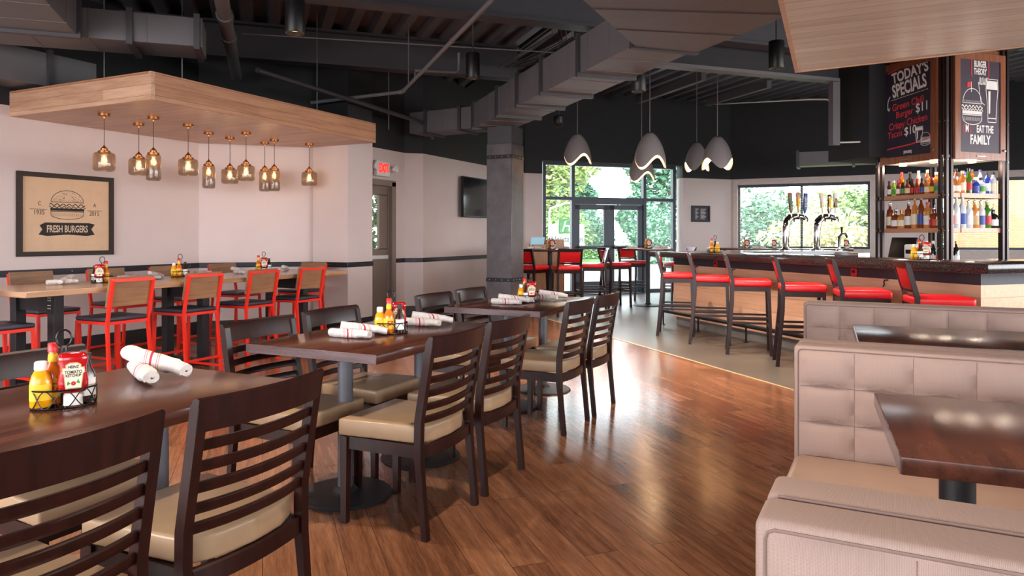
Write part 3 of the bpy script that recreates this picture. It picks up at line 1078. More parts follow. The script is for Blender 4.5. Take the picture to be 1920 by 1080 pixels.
def burger(mb, cx, cz, w, h, y, k=1.0, seeds=True):
    """engraved burger: domed bun, filling lines, lower bun"""
    t = 0.006 * k
    mb.ribbon(arc(cx, cz + 0.12 * h, w / 2, 0.40 * h, 0, 180), t, y)
    mb.ribbon([(cx - w / 2, cz + 0.12 * h), (cx + w / 2, cz + 0.12 * h)], t, y)
    rg = random.Random(5)
    if seeds:
        for i in range(34):
            a = rg.uniform(10, 170)
            q = rg.uniform(0.35, 0.92)
            x, z = cx + q * w / 2 * math.cos(R(a)), cz + 0.12 * h + q * 0.40 * h * math.sin(R(a))
            mb.ribbon([(x, z), (x + 0.010 * k, z + 0.006 * k * rg.choice((-1, 1)))], t * 0.8, y)
    wav = [(cx - w * 0.55 + w * 1.1 * i / 30, cz + 0.03 * h + 0.035 * h * math.sin(i * 1.25)) for i in range(31)]
    mb.ribbon(wav, t * 1.6, y)
    wav = [(cx - w * 0.56 + w * 1.12 * i / 30, cz - 0.05 * h + 0.03 * h * math.sin(i * 1.6 + 1)) for i in range(31)]
    mb.ribbon(wav, t * 1.4, y)
    for dz, tt in ((-0.11, 2.4), (-0.15, 2.8), (-0.20, 1.2)):
        mb.ribbon([(cx - w * 0.52, cz + dz * h), (cx + w * 0.52, cz + dz * h)], t * tt, y)
    low = [(cx - w / 2, cz - 0.22 * h)] + arc(cx, cz - 0.30 * h, w / 2, 0.16 * h, 180, 360) + [(cx + w / 2, cz - 0.22 * h)]
    mb.ribbon(low, t, y)
    for i in range(16):
        x = cx - w * 0.45 + w * 0.9 * i / 15
        mb.ribbon([(x, cz - 0.26 * h), (x + 0.006, cz - 0.36 * h)], t * 0.5, y)
        mb.ribbon([(x, cz + 0.14 * h), (x + 0.004, cz + 0.20 * h)], t * 0.4, y)


mb = MB()
burger(mb, 0.0, 0.10, 0.36, 0.32, -0.0125, 1.0)
for s in (-1, 1):
    mb.ribbon([(s * 0.40, 0.055), (s * 0.22, 0.055)], 0.004, -0.0125)
mb.build('burger_drawing', 'ink', po, 0)
bn = [(-0.30, -0.10), (-0.24, -0.07), (0.24, -0.07), (0.31, -0.085), (0.27, -0.14), (0.31, -0.20), (0.22, -0.215), (0.0, -0.20), (-0.22, -0.215), (-0.31, -0.20), (-0.27, -0.145)]
MB().slab_xz([(x, z - 0.015) for x, z in bn], -0.014, -0.0115).build('banner', 'ink', po, 0)
lettering('banner_lettering', 'FRESH BURGERS', 0.105, 0.0, -0.157, 'paper_ink', po, 0.60, bold=0.002, y=-0.0152)
for bdy, x, z, s in (('C', -0.30, 0.115, 0.06), ('A', 0.31, 0.115, 0.06), ('1935', -0.305, 0.02, 0.07), ('2015', 0.305, 0.02, 0.07)):
    lettering('year_lettering', bdy, s, x, z, 'ink', po, 0.85, y=-0.0132)

# small framed notice on the wall by the entrance
nb = thing('framed_notice', 'small dark framed notice on the wall right of the entrance', 'picture', (-3.27, 16.84, 1.80), R(45))
mb = MB()
frame_rect(mb, -0.25, 0.25, -0.19, 0.19, 0.045, 0.03, -0.015)
mb.build('frame', 'black_plastic', nb)
MB().box((0, -0.006, 0), (0.42, 0.006, 0.30)).build('print', 'chalk', nb)
mb = MB()
for i in range(9):
    for j, (a, b) in enumerate(((-0.14, -0.06), (0.0, 0.15))):
        mb.ribbon([(a, 0.11 - i * 0.028), (b - 0.02 * (i % 3), 0.11 - i * 0.028)], 0.007, -0.010)
mb.build('printed_lines', 'chalk_white', nb, 0)
sw = tag(MB().box((-6.325 + 0.20, 13.775 + 0.20, 1.13), (0.11, 0.012, 0.11), rz=R(45)).build('wall_switch', 'white_plastic'), 'small white switch plate on the wall beside the entrance glass', 'switch')


# ================================================================== dining tables and ladder-back chairs
def dining_table(loc, label, L=1.22, Wd=0.775, rz=0.0):
    t = thing('dining_table', label, 'table', loc, rz, 'dark wood dining tables')
    MB().box((0, 0, 0.7375), (Wd, L, 0.045), bev=0.004, seg=2).build('tabletop', 'table_wood', t)
    for s in (-1, 1):
        MB().box((0, s * (L / 2 + 0.0005), 0.7375), (Wd - 0.004, 0.004, 0.042), bev=0.001, seg=1).build('end_edge', 'daylit_table_edge', t)
        y = s * (L / 2 - 0.27)
        MB().lathe([(0.038, 0.03), (0.038, 0.70)], (0, y, 0), 24).build('pedestal', 'column_grey', t)
        MB().lathe([(0.228, 0.0), (0.23, 0.006), (0.222, 0.014), (0.06, 0.024), (0.045, 0.045)], (0, y, 0), 40).build('base_disc', 'black_metal', t)
        MB().box((0, y, 0.7075), (0.40, 0.06, 0.016)).box((0, y, 0.7075), (0.06, 0.30, 0.016)).build('spider_plate', 'black_metal', t)
    return t


dining_table((-2.22, 1.385, 0), 'dark wood dining table nearest the camera at left, with the big ketchup caddy')
dining_table((-2.285, 3.175, 0), 'dark wood dining table in the middle of the row')
dining_table((-2.36, 5.15, 0), 'dark wood dining table farthest back, in front of the steel column')


def post_x(z):
    """x of the rear post at height z"""
    pts = [(0.0, -0.232), (0.36, -0.197), (0.50, -0.200), (0.86, -0.262)]
    for (z0, x0), (z1, x1) in zip(pts, pts[1:]):
        if z <= z1:
            return x0 + (x1 - x0) * (z - z0) / (z1 - z0)
    return pts[-1][1]


def bowed(mb, y0, y1, zc, h, t, bow, x_at, n=12, topround=False):
    """rail curved backwards between the posts"""
    sec = []
    rows = []
    for i in range(n + 1):
        s = i / n
        y = y0 + (y1 - y0) * s
        b = -bow * (1 - (2 * s - 1) ** 2)
        if topround:
            zs = [(-h / 2, t / 2), (h / 2 - 0.03, t / 2), (h / 2 - 0.006, t * 0.30), (h / 2, -t * 0.15), (h / 2 - 0.004, -t / 2), (-h / 2, -t / 2)]
        else:
            e = min(h, t) * 0.22
            zs = [(-h / 2 + e, t / 2), (h / 2 - e, t / 2), (h / 2, t / 2 - e), (h / 2, -t / 2 + e), (h / 2 - e, -t / 2), (-h / 2 + e, -t / 2), (-h / 2, -t / 2 + e), (-h / 2, t / 2 - e)]
        rows.append([mb.bm.verts.new((x_at(zc + dz) + b + dx, y, zc + dz)) for dz, dx in zs])
    k = len(rows[0])
    for A, B in zip(rows, rows[1:]):
        for j in range(k):
            mb.bm.faces.new((A[j], A[(j + 1) % k], B[(j + 1) % k], B[j]))
    mb.bm.faces.new(list(reversed(rows[0])))
    mb.bm.faces.new(rows[-1])
    return mb


def make_chair():
    t = thing('dining_chair', '', 'chair')
    w2 = 0.222
    seat = MB()
    seat.prism([(0.225, -0.225), (0.225, 0.225), (-0.18, 0.195), (-0.215, 0.12), (-0.228, 0.0), (-0.215, -0.12), (-0.18, -0.195)], 0.392, 0.466, 0.011, 3)
    seat.build('seat', 'tan_vinyl', t)
    f = MB()
    f.box((0.19, 0, 0.362), (0.026, 0.36, 0.056))
    for s in (-1, 1):
        f.bar((0.19, s * 0.20, 0.362), (-0.19, s * 0.20, 0.362), 0.024, 0.056)
    bowed(f, -0.20, 0.20, 0.362, 0.056, 0.024, 0.022, post_x)
    f.build('seat_frame', 'dark_wood', t)
    for s in (-1, 1):
        MB().sweep([(0.200, s * 0.205, 0.0), (0.197, s * 0.205, 0.39)], lambda q: [(a * (0.0145 + 0.004 * q), b * (0.0145 + 0.004 * q)) for a, b in ((-1, -1), (1, -1), (1, 1), (-1, 1))]).build('leg', 'dark_wood', t)
        pts = [(post_x(z), s * w2, z) for z in (0.0, 0.2, 0.34, 0.42, 0.50, 0.64, 0.78, 0.838)]

        def sec(q):
            d = 0.0165 if q > 0.15 else 0.0135
            return [(-0.0155, -d), (0.0155, -d), (0.0155, d), (-0.0155, d)]
        MB().sweep(pts, sec, up=(1, 0, 0)).build('rear_post', 'dark_wood', t)
    bowed(MB(), -0.238, 0.238, 0.815, 0.092, 0.030, 0.036, post_x, 14, True).build('top_rail', 'dark_wood', t)
    for z in (0.728, 0.670, 0.612, 0.554, 0.500):
        bowed(MB(), -0.21, 0.21, z, 0.031, 0.016, 0.034, post_x).build('slat', 'dark_wood', t)
    return t


G_CH = 'ladder-back dining chairs'
chair0 = make_chair()
used = []


def put_chair(label, x, y, rz):
    if not used:
        used.append(1)
        chair0['label'] = label
        chair0['group'] = G_CH
        chair0.location = (x, y, 0)
        chair0.rotation_euler = (0, 0, rz)
        return chair0
    return dup(chair0, label, (x, y, 0), rz, G_CH)


# aisle side: seats face the tables (towards -x)
AX = -1.862
put_chair('ladder-back chair with tan seat at lower left, cut off by the photo edge', -1.782, 0.955, R(180))
put_chair('ladder-back chair with tan seat at aisle side of nearest table, fully in view', -1.80, 1.545, R(180))
put_chair('ladder-back chair with tan seat at aisle side of the middle table, nearer the camera', -1.866, 2.765, R(181))
put_chair('ladder-back chair with tan seat at aisle side of the middle table, farther from the camera', -1.885, 3.335, R(181))
put_chair('ladder-back chair with tan seat at aisle side of the farthest table, nearer one', -1.925, 4.50, R(180))
put_chair('ladder-back chair with tan seat at aisle side of the farthest table, last of its row', -1.915, 5.06, R(180))
# wall side
put_chair('ladder-back chair on the far side of the nearest table, back behind the ketchup caddy', -2.455, 1.55, R(0))
put_chair('ladder-back chair at wall side of the middle table, nearer the camera', -2.47, 2.71, R(0))
put_chair('ladder-back chair at wall side of the middle table, farther one, before the canopy chairs', -2.50, 3.30, R(0))
put_chair('ladder-back chair at wall side of the farthest table, left of its twin', -2.53, 4.47, R(0))
put_chair('ladder-back chair at wall side of the farthest table, just before the steel column', -2.55, 5.06, R(0))

# ================================================================== high table under the canopy, red steel chairs
HT = thing('high_table', 'long oak-topped high table under the wooden canopy', 'table', (-5.995, 5.06, 0))
MB().box((0, 0, 0.8425), (0.89, 3.70, 0.045), bev=0.003, seg=1).build('tabletop', 'high_wood', HT)
MB().box((0, -1.851, 0.8425), (0.885, 0.006, 0.042)).build('lit_end_face', 'canopy_end', HT)  # paler than the top: daylight on the near end put into the colour
for y in (3.63, 5.09, 6.52):
    yy = y - 5.06
    MB().box((-0.14, yy, 0.74), (0.60, 0.03, 0.155)).build('apron_panel', 'black_metal', HT)
    for x in (0.115, -0.395):
        MB().box((x, yy, 0.42), (0.085, 0.085, 0.80), bev=0.003, seg=1).build('leg', 'black_metal', HT)
    MB().box((-0.14, yy, 0.03), (0.60, 0.07, 0.05)).build('foot_bar', 'black_metal', HT)
    pb = MB().box((0.115, yy - 0.046, 0.73), (0.07, 0.008, 0.16)).build('power_panel', 'black_plastic', HT)
    mb = MB()
    for dz in (0.05, 0.03, -0.01, -0.035):
        mb.box((0.10, yy - 0.051, 0.73 + dz), (0.012, 0.004, 0.008)).box((0.125, yy - 0.051, 0.73 + dz), (0.012, 0.004, 0.008))
    mb.build('sockets', 'white_plastic', pb)


def cpost(z):
    pts = [(0.0, -0.235), (0.56, -0.185), (0.93, -0.255)]
    for (z0, x0), (z1, x1) in zip(pts, pts[1:]):
        if z <= z1:
            return x0 + (x1 - x0) * (z - z0) / (z1 - z0)
    return pts[-1][1]


def make_counter_chair():
    t = thing('counter_chair', '', 'chair')
    w = 0.185
    MB().prism([(0.21, -0.20), (0.21, 0.20), (-0.19, 0.19), (-0.19, -0.19)], 0.578, 0.612, 0.014, 3).build('seat', 'navy_vinyl', t)
    mb = MB()
    for s in (-1, 1):
        mb.bar((0.195, s * w, 0.565), (-0.185, s * w, 0.565), 0.024, 0.024)
    mb.bar((0.195, -w, 0.565), (0.195, w, 0.565), 0.024, 0.024).bar((-0.185, -w, 0.565), (-0.185, w, 0.565), 0.024, 0.024)
    mb.build('seat_frame', 'red_steel', t)
    sq = [(-0.012, -0.012), (0.012, -0.012), (0.012, 0.012), (-0.012, 0.012)]
    for s in (-1, 1):
        MB().sweep([(0.215, s * (w + 0.012), 0.0), (0.195, s * w, 0.575)], sq, up=(1, 0, 0)).build('leg', 'red_steel', t)
        MB().sweep([(cpost(0.0), s * (w + 0.012), 0.0), (cpost(0.56), s * w, 0.56), (cpost(0.93), s * w, 0.918)], sq, up=(1, 0, 0)).build('rear_post', 'red_steel', t)
        MB().bar((0.213, s * (w + 0.011), 0.05), (cpost(0.05), s * (w + 0.011), 0.05), 0.02, 0.02).build('side_stretcher', 'red_steel', t)
    MB().bar((0.209, -w - 0.01, 0.17), (0.209, w + 0.01, 0.17), 0.02, 0.02).build('foot_rest', 'red_steel', t)
    MB().bar((cpost(0.17), -w - 0.008, 0.14), (cpost(0.17), w + 0.008, 0.14), 0.02, 0.02).build('rear_stretcher', 'red_steel', t)
    MB().bar((cpost(0.918), -w - 0.012, 0.918), (cpost(0.918), w + 0.012, 0.918), 0.024, 0.024).build('back_frame', 'red_steel', t)
    mb = MB()
    a, b = 0.70, 0.945
    x0, x1 = cpost(a) + 0.026, cpost(0.93) + 0.024
    lo = [(x0 - 0.012, a), (x0 + 0.012, a), (x1 + 0.012, b), (x1 - 0.012, b)]
    A = [mb.bm.verts.new((x, -0.197, z)) for x, z in lo]
    B = [mb.bm.verts.new((x, 0.197, z)) for x, z in lo]
    mb.bm.faces.new(A)
    mb.bm.faces.new(list(reversed(B)))
    for i in range(4):
        mb.bm.faces.new((A[i], B[i], B[(i + 1) % 4], A[(i + 1) % 4]))
    mb.build('back_panel', 'ply', t)
    return t


cc0 = make_counter_chair()
G_CC = 'red steel chairs round the high table'
spots = [
    ('red steel chair with its back to the aisle, first of four along the high table', -5.69, 4.00, 180),
    ('red steel chair with its back to the aisle, second along the high table', -5.69, 4.736, 180),
    ('red steel chair with its back to the aisle, third along the high table', -5.69, 5.47, 180),
    ('red steel chair with its back to the aisle, last along the high table', -5.69, 6.19, 180),
    ('red steel chair at the near head of the high table, only seat showing', -5.90, 3.16, 90),
    ('red chair against the wall under the poster, first wood back at far left', -6.82, 4.12, 0),
    ('red chair on the wall side of the high table, wood back behind the first caddy', -6.84, 4.885, 0),
    ('red chair on the wall side of the high table, wood back behind the mustard caddy', -6.83, 5.60, 0),
    ('red chair on the wall side of the high table, last before the corner', -6.83, 6.40, 0),
    ('red chair at the far head of the high table by the pilaster', -6.37, 7.03, -90),
]
for i, (lab, x, y, a) in enumerate(spots):
    if i == 0:
        cc0['label'] = lab
        cc0['group'] = G_CC
        cc0.location = (x, y, 0)
        cc0.rotation_euler = (0, 0, R(a))
    else:
        dup(cc0, lab, (x, y, 0), R(a), G_CC)

# ================================================================== pendants
def jar_pendant(kind, label, x, y, drop):
    """wide or tall jar; z measured from the canopy soffit"""
    t = thing('jar_pendant', label, 'lamp', (x, y, 2.507), 0, 'amber glass jar pendants under the canopy')
    r, h = ((0.102, 0.19), (0.072, 0.275))[kind]
    MB().lathe([(0.001, 0.0), (0.055, 0.0), (0.055, -0.022), (0.050, -0.026), (0.012, -0.028), (0.010, -0.045), (0.001, -0.045)][::-1], n=24, cap=False).build('ceiling_rose', 'copper', t)
    MB().tube([(0, 0, -0.045), (0.002, 0, -drop * 0.5), (0, 0, -drop + 0.07)], 0.0035, 6).build('cord', 'cord', t)
    zt = -drop
    MB().lathe([(0.001, zt - 0.01), (0.058, zt - 0.01), (0.058, zt + 0.012), (0.052, zt + 0.016), (0.034, zt + 0.018), (0.034, zt + 0.036), (0.024, zt + 0.046), (0.010, zt + 0.06), (0.006, zt + 0.072), (0.001, zt + 0.072)], n=24, cap=False).build('cap', 'copper', t)
    g = [(0.050, zt), (r * 0.72, zt - 0.002), (r * 0.92, zt - 0.012), (r, zt - 0.032), (r, zt - h + 0.03), (r * 0.95, zt - h + 0.012), (r * 0.80, zt - h + 0.002), (r * 0.4, zt - h), (0.001, zt - h)]
    MB().lathe(g, n=28, cap=False).build('glass_jar', 'jar', t)
    bz = zt - 0.03
    b = MB().lathe([(0.012, bz + 0.01), (0.014, bz - 0.01), (0.026, bz - 0.045), (0.028, bz - 0.065), (0.020, bz - 0.088), (0.001, bz - 0.095)], n=16, cap=False).build('bulb', 'bulb', t)
    MB().tube([(0.006, 0, bz - 0.01), (0.010, 0.004, bz - 0.05), (0, 0.008, bz - 0.075), (-0.010, 0.004, bz - 0.05), (-0.006, 0, bz - 0.01)], 0.0028, 6).build('filament', 'filament', b)
    lamp('pendant_glow', 'POINT', (x, y, 2.507 + bz - 0.05), 1.6, (1.0, 0.72, 0.40), shadow_soft_size=0.03)
    return t


pend = [(0, 'wide', -6.80, 4.68, 0.385, 'first, at the left end of the group'), (0, 'wide', -7.05, 5.25, 0.375, 'second, half hidden behind a tall jar'),
        (1, 'tall', -6.53, 5.03, 0.38, 'third, in front of a wide jar'), (0, 'wide', -6.62, 5.53, 0.375, 'fourth, hanging alone right of the poster'),
        (1, 'tall', -6.92, 6.07, 0.386, 'fifth, at the wall corner'), (0, 'wide', -7.02, 6.48, 0.389, 'sixth, between a tall jar and a smoky one'),
        (0, 'wide', -6.52, 6.26, 0.385, 'seventh, smokiest of the wide jars'), (1, 'tall', -6.98, 7.02, 0.367, 'eighth, left one of two tall jars side by side'),
        (1, 'tall', -6.67, 6.87, 0.379, 'ninth, right one of two tall jars side by side'), (0, 'wide', -6.54, 7.37, 0.371, 'tenth, alone by the pilaster')]
for k, nm, x, y, dr_, wh in pend:
    jar_pendant(k, '%s amber jar pendant, %s' % (nm, wh), x, y, dr_)


def wave_pendant(label, x, y, zb, ztop, rr_, rot):
    """egg-shaped shade with a wavy rim; zb lowest rim point, ztop crown"""
    t = thing('wave_pendant', label, 'lamp', (x, y, 0), rot, 'grey egg-shaped pendants over the bar entrance')
    H = ztop - zb
    n, m = 48, 18

    def shell(off):
        rows = []
        for i in range(m + 1):
            f = i / m
            row = []
            for j in range(n):
                a = 2 * PI * j / n
                rim = zb + 0.32 * H * (0.5 + 0.5 * math.sin(3 * a)) + off * 0.35      # three waves round the rim
                z = ztop - off - (ztop - off - rim) * f
                u = (ztop - z) / H
                r = (rr_ - off) * math.sin(min(1.0, u ** 0.62 * 0.96) * PI / 2) * (1.0 - 0.06 * max(0, u - 0.75))
                row.append((r * math.cos(a), r * math.sin(a), z))
            rows.append(row)
        return rows
    outer, inner = shell(0.0), shell(0.026)
    for nm, rows0, mat in (('shade', outer[1:], 'shade'), ('lining', [outer[-1]] + inner[:0:-1], 'shade_in')):
        mb = MB()
        rows = [[mb.bm.verts.new(p) for p in row] for row in rows0]
        for A, B in zip(rows, rows[1:]):
            for j in range(n):
                mb.bm.faces.new((A[j], A[(j + 1) % n], B[(j + 1) % n], B[j]))
        mb.bm.faces.new(rows[0] if nm == 'shade' else rows[-1])
        mb.build(nm, mat, t, 60)
    MB().tube([(0, 0, ztop - 0.005), (0, 0, 4.36)], 0.006, 6).build('cord', 'shade', t)
    MB().lathe([(0.001, 0.03), (0.06, 0.03), (0.06, 0.0), (0.001, 0.0)][::-1], (0, 0, 4.33), 20, cap=False).build('ceiling_rose', 'white_plastic', t)
    lamp('pendant_glow', 'POINT', (x, y, zb + 0.2), 9, (1.0, 0.80, 0.56), shadow_soft_size=0.08)


wave_pendant('grey egg-shaped pendant, leftmost, beside the column', -3.86, 10.31, 2.38, 2.86, 0.222, R(-69))
wave_pendant('grey egg-shaped pendant, biggest, hanging in front of another one', -2.53, 9.55, 2.20, 2.70, 0.222, R(-75))
wave_pendant('grey egg-shaped pendant half hidden behind the biggest one', -3.20, 11.56, 2.18, 2.66, 0.222, R(-75))
wave_pendant('grey egg-shaped pendant half behind the rightmost one', -2.58, 12.96, 2.44, 2.97, 0.222, R(-64))
wave_pendant('grey egg-shaped pendant, rightmost, with a glowing rim lip each side', -1.79, 10.46, 2.23, 2.72, 0.222, R(-35))

# ================================================================== bar (local frame: x along the front, y inwards)
BO = Vector((-0.735, 8.74, 0))


def BL(x, y, z=0.0):
    k = math.sqrt(0.5)
    return (BO.x + k * (x + y), BO.y + k * (y - x), z)


BR = R(-45)
bar = thing('bar_cabinet', 'wood panelled bar front with charcoal band, curving round behind the red stools', 'bar', BL(0, 0), BR)



def ushape(o, w, yend=2.7):
    """U-shaped outline offset outwards by o, w wide"""
    a = 2.36 + o
    return [(-a, yend), (-a, -o), (a, -o), (a, yend), (a - w, yend), (a - w, -o + w), (-a + w, -o + w), (-a + w, yend)]


MB().prism(ushape(0.0, 0.5), 0.12, 0.87).build('wood_panels', 'bar_wood', bar, 0)
MB().prism(ushape(-0.004, 0.49), 0.87, 0.98).build('charcoal_band', 'bar_band', bar, 0)
MB().prism(ushape(-0.03, 0.44), 0.0, 0.12).build('toe_kick', 'toe', bar, 0)
for x in (-1.33, 1.01):
    op = MB().box((x, -0.006, 0.915), (0.075, 0.012, 0.08), bev=0.003, seg=1).build('outlet_plate', 'red_label', bar)
    MB().box((x, -0.014, 0.922), (0.036, 0.006, 0.028), bev=0.002, seg=1).build('socket', 'black_plastic', op)
for x in (-1.747, -0.923, 1.42):
    MB().tube([(x, 0.0, 0.86), (x, -0.04, 0.86), (x, -0.05, 0.84), (x, -0.045, 0.815), (x, -0.06, 0.80)], 0.007).build('bag_hook', 'black_metal', bar)
ct = thing('bar_countertop', 'dark speckled granite bar top running round the bar', 'countertop', BL(0, 0), BR)
MB().prism(ushape(0.26, 0.80), 0.98, 1.06, 0.006, 2).build('slab', 'granite', ct)
fr = thing('bar_foot_rail', 'black tubular foot rail along the bottom of the bar front', 'foot rail', BL(0, 0), BR)
MB().tube([(-2.50, 1.2, 0.20), (-2.50, -0.10, 0.20), (-2.48, -0.14, 0.20), (-2.43, -0.16, 0.20), (2.5, -0.16, 0.20)], 0.026, 12).build('rail', 'black_metal', fr)
for x in (-2.38, -1.5, -0.5, 0.5, 1.5, 2.4):
    MB().tube([(x, -0.16, 0.19), (x, -0.16, 0.0)], 0.012).lathe([(0.035, 0), (0.035, 0.006)], (x, -0.16, 0)).build('post', 'black_metal', fr)
bl_ = thing('bar_ledge', 'dark raised inner ledge of the bar with a steel drip strip', 'bar ledge', BL(0, 0), BR)
MB().prism([(-1.80, 2.7), (-1.80, 0.56), (1.2, 0.56), (1.2, 0.76), (-1.62, 0.76), (-1.62, 2.7)], 0.84, 0.90).build('ledge', 'bar_band', bl_)
MB().prism([(-1.62, 2.7), (-1.62, 0.76), (1.7, 0.76), (1.7, 0.95), (-1.4, 0.95), (-1.4, 2.7)], 0.0, 0.84).build('underbar', 'steel_dark', bl_)

# bar stools
def spost(z):
    pts = [(0.0, -0.235), (0.55, -0.185), (0.80, -0.180), (1.08, -0.255)]
    for (z0, x0), (z1, x1) in zip(pts, pts[1:]):
        if z <= z1:
            return x0 + (x1 - x0) * (z - z0) / (z1 - z0)
    return pts[-1][1]


def make_stool():
    t = thing('bar_stool', '', 'stool')
    w = 0.185
    MB().prism([(0.22, -0.215), (0.22, 0.215), (-0.20, 0.195), (-0.20, -0.195)], 0.735, 0.808, 0.022, 3).build('seat', 'red_vinyl', t)
    mb = MB()
    for s in (-1, 1):
        mb.bar((0.19, s * w, 0.712), (-0.18, s * w, 0.712), 0.022, 0.05)
    mb.bar((0.19, -w, 0.712), (0.19, w, 0.712), 0.022, 0.05).bar((-0.18, -w, 0.712), (-0.18, w, 0.712), 0.022, 0.05)
    mb.build('seat_frame', 'dark_wood', t)
    for s in (-1, 1):
        MB().sweep([(0.215, s * (w + 0.015), 0.0), (0.19, s * w, 0.735)], [(-0.016, -0.016), (0.016, -0.016), (0.016, 0.016), (-0.016, 0.016)], up=(1, 0, 0)).build('leg', 'dark_wood', t)
        MB().sweep([(spost(z), s * (w + 0.015 - 0.015 * min(1, z / 0.7)), z) for z in (0.0, 0.3, 0.55, 0.68, 0.80, 0.94, 1.05)], [(-0.016, -0.018), (0.016, -0.018), (0.016, 0.018), (-0.016, 0.018)], up=(1, 0, 0)).build('rear_post', 'dark_wood', t)
        for z in (0.40, 0.345):
            MB().bar((0.203, s * (w + 0.006), z), (spost(z), s * (w + 0.006), z), 0.018, 0.022).build('side_stretcher', 'dark_wood', t)
    MB().bar((0.207, -w, 0.30), (0.207, w, 0.30), 0.022, 0.03).build('foot_rest', 'dark_wood', t)
    MB().bar((spost(0.37), -w, 0.37), (spost(0.37), w, 0.37), 0.018, 0.026).build('rear_stretcher', 'dark_wood', t)
    bowed(MB(), -0.205, 0.205, 1.055, 0.05, 0.030, 0.012, spost, 8, True).build('top_rail', 'dark_wood', t)
    bowed(MB(), -0.168, 0.168, 0.945, 0.165, 0.026, 0.012, spost, 8).build('back_panel', 'red_vinyl', t)
    bowed(MB(), -0.17, 0.17, 0.848, 0.022, 0.020, 0.010, spost, 8).build('lower_rail', 'dark_wood', t)
    return t


G_ST = 'red bar stools'
st0 = make_stool()
ords = ['first', 'second', 'third', 'fourth', 'fifth', 'sixth']
fs = [(-2.115, 9.345), (-1.585, 8.785), (-1.065, 8.225), (-0.505, 7.695), (0.03, 7.145), (0.57, 6.595)]
for i, (x, y) in enumerate(fs):
    lab = 'red bar stool at the bar front, %s from the left end' % ords[i]
    if i == 5:
        lab = 'red bar stool at the bar front, rightmost, behind the farthest booth'
    if i == 0:
        st0['label'] = lab
        st0['group'] = G_ST
        st0.location = (x, y, 0)
        st0.rotation_euler = (0, 0, R(10))
    else:
        dup(st0, lab, (x, y, 0), R(10), G_ST)
for lab, x, y, a in (('red stool at the far table by the column, back towards us, left one', -4.78, 10.62, 80),
                     ('red stool at the far table by the column, back towards us, right one', -4.22, 10.78, 125),
                     ('red stool behind the table by the column, before the glass door', -4.10, 11.75, 205),
                     ('red stool half hidden behind the steel column', -5.42, 10.98, 30),
                     ('red stool left of the round-footed table by the entrance, its back to the left', -3.95, 12.50, 45),
                     ('red stool behind the round-footed table by the entrance', -3.92, 13.55, -40),
                     ('red stool right of the round-footed table, seen past the bar end', -2.98, 13.30, 215)):
    dup(st0, lab, (x, y, 0), R(a), G_ST)


def bar_table(loc, label, w=0.78):
    t = thing('bar_height_table', label, 'table', loc, 0.0, 'bar height tables by the entrance')
    MB().box((0, 0, 1.04), (w, w, 0.04), bev=0.004).build('tabletop', 'table_wood', t)
    MB().lathe([(0.04, 0.03), (0.04, 1.02)], n=20).build('pedestal', 'black_metal', t)
    MB().lathe([(0.27, 0.0), (0.275, 0.006), (0.26, 0.014), (0.07, 0.026), (0.05, 0.05)], n=36).build('base_disc', 'black_metal', t)
    return t


bar_table((-4.75, 11.35, 0), 'bar height table by the column with red stools round it', 0.82)
bar_table((-3.47, 12.97, 0), 'bar height table by the entrance on a round black foot')
lt = thing('window_table', 'long dark bar height table below the window behind the bar', 'table', (-1.35, 14.55, 0))
MB().box((0, 0, 1.03), (2.6, 0.5, 0.04), bev=0.004).build('tabletop', 'table_wood', lt)
for x in (-1.0, 1.0):
    MB().lathe([(0.24, 0.0), (0.23, 0.014), (0.045, 0.03), (0.04, 0.05), (0.04, 1.01)], (x, 0, 0), 24).build('pedestal', 'black_metal', lt)
hs = thing('host_stand', 'light wood host stand half hidden behind the column', 'host stand', (-5.45, 12.85, 0), R(35))
MB().box((0, 0, 0.56), (0.62, 0.42, 1.12), bev=0.005, seg=1).build('body', 'light_oak', hs)
MB().box((0.14, 0, 1.17), (0.34, 0.36, 0.10)).build('top_box', 'light_oak', hs)
MB().box((-0.20, -0.10, 1.16), (0.26, 0.02, 0.24), rot=Matrix.Rotation(R(35), 4, 'X')).build('monitor', 'screen_blue', hs)

# ------------------------------------------------------------------ bottle tower with chalkboards (inside the bar)
TX0, TX1, TY0, TY1 = -0.60, 0.40, 1.99, 2.99
tw = thing('bottle_tower', 'square bronze-framed bottle tower with wooden shelves inside the bar', 'shelf unit', BL(0, 0), BR)
for x in (TX0, TX1):
    for y in (TY0, TY1):
        for dx, dy in ((0.0, 0.0), (0.075 if x < 0 else -0.075, 0.0), (0.0, 0.075 if y < 2.5 else -0.075)):
            p = MB().box((x + dx, y + dy, 2.24), (0.04, 0.04, 2.64), bev=0.003, seg=1).build('post', 'post', tw)
        mb = MB()
        for z in (1.35, 1.77, 2.19, 2.65):
            for dx in (0.0, 0.075 if x < 0 else -0.075):
                mb.box((x + dx, y + (-0.022 if y < 2.5 else 0.022), z), (0.014, 0.008, 0.014), bev=0.002, seg=1)
            mb.box((x + (-0.022 if x < 0 else 0.022), y, z), (0.008, 0.014, 0.014), bev=0.002, seg=1)
        mb.build('bolts', 'rivet', p)['kind'] = 'stuff'
for z in (1.325, 1.745):
    MB().box(((TX0 + TX1) / 2, TY0 + 0.14, z + 0.0275), (TX1 - TX0 - 0.04, 0.26, 0.055)).build('shelf', 'shelf_wood', tw)
    MB().box((TX1 - 0.14, (TY0 + TY1) / 2 + 0.12, z + 0.0275), (0.26, TY1 - TY0 - 0.28, 0.055)).build('shelf', 'shelf_wood', tw)
MB().box(((TX0 + TX1) / 2, (TY0 + TY1) / 2, 2.235), (1.0, 1.0, 0.03)).build('lit_ceiling', 'white_plastic', tw)
MB().box(((TX0 + TX1) / 2, (TY0 + TY1) / 2, 2.9), (0.96, 0.96, 1.30)).build('upper_box', 'board_wood', tw)
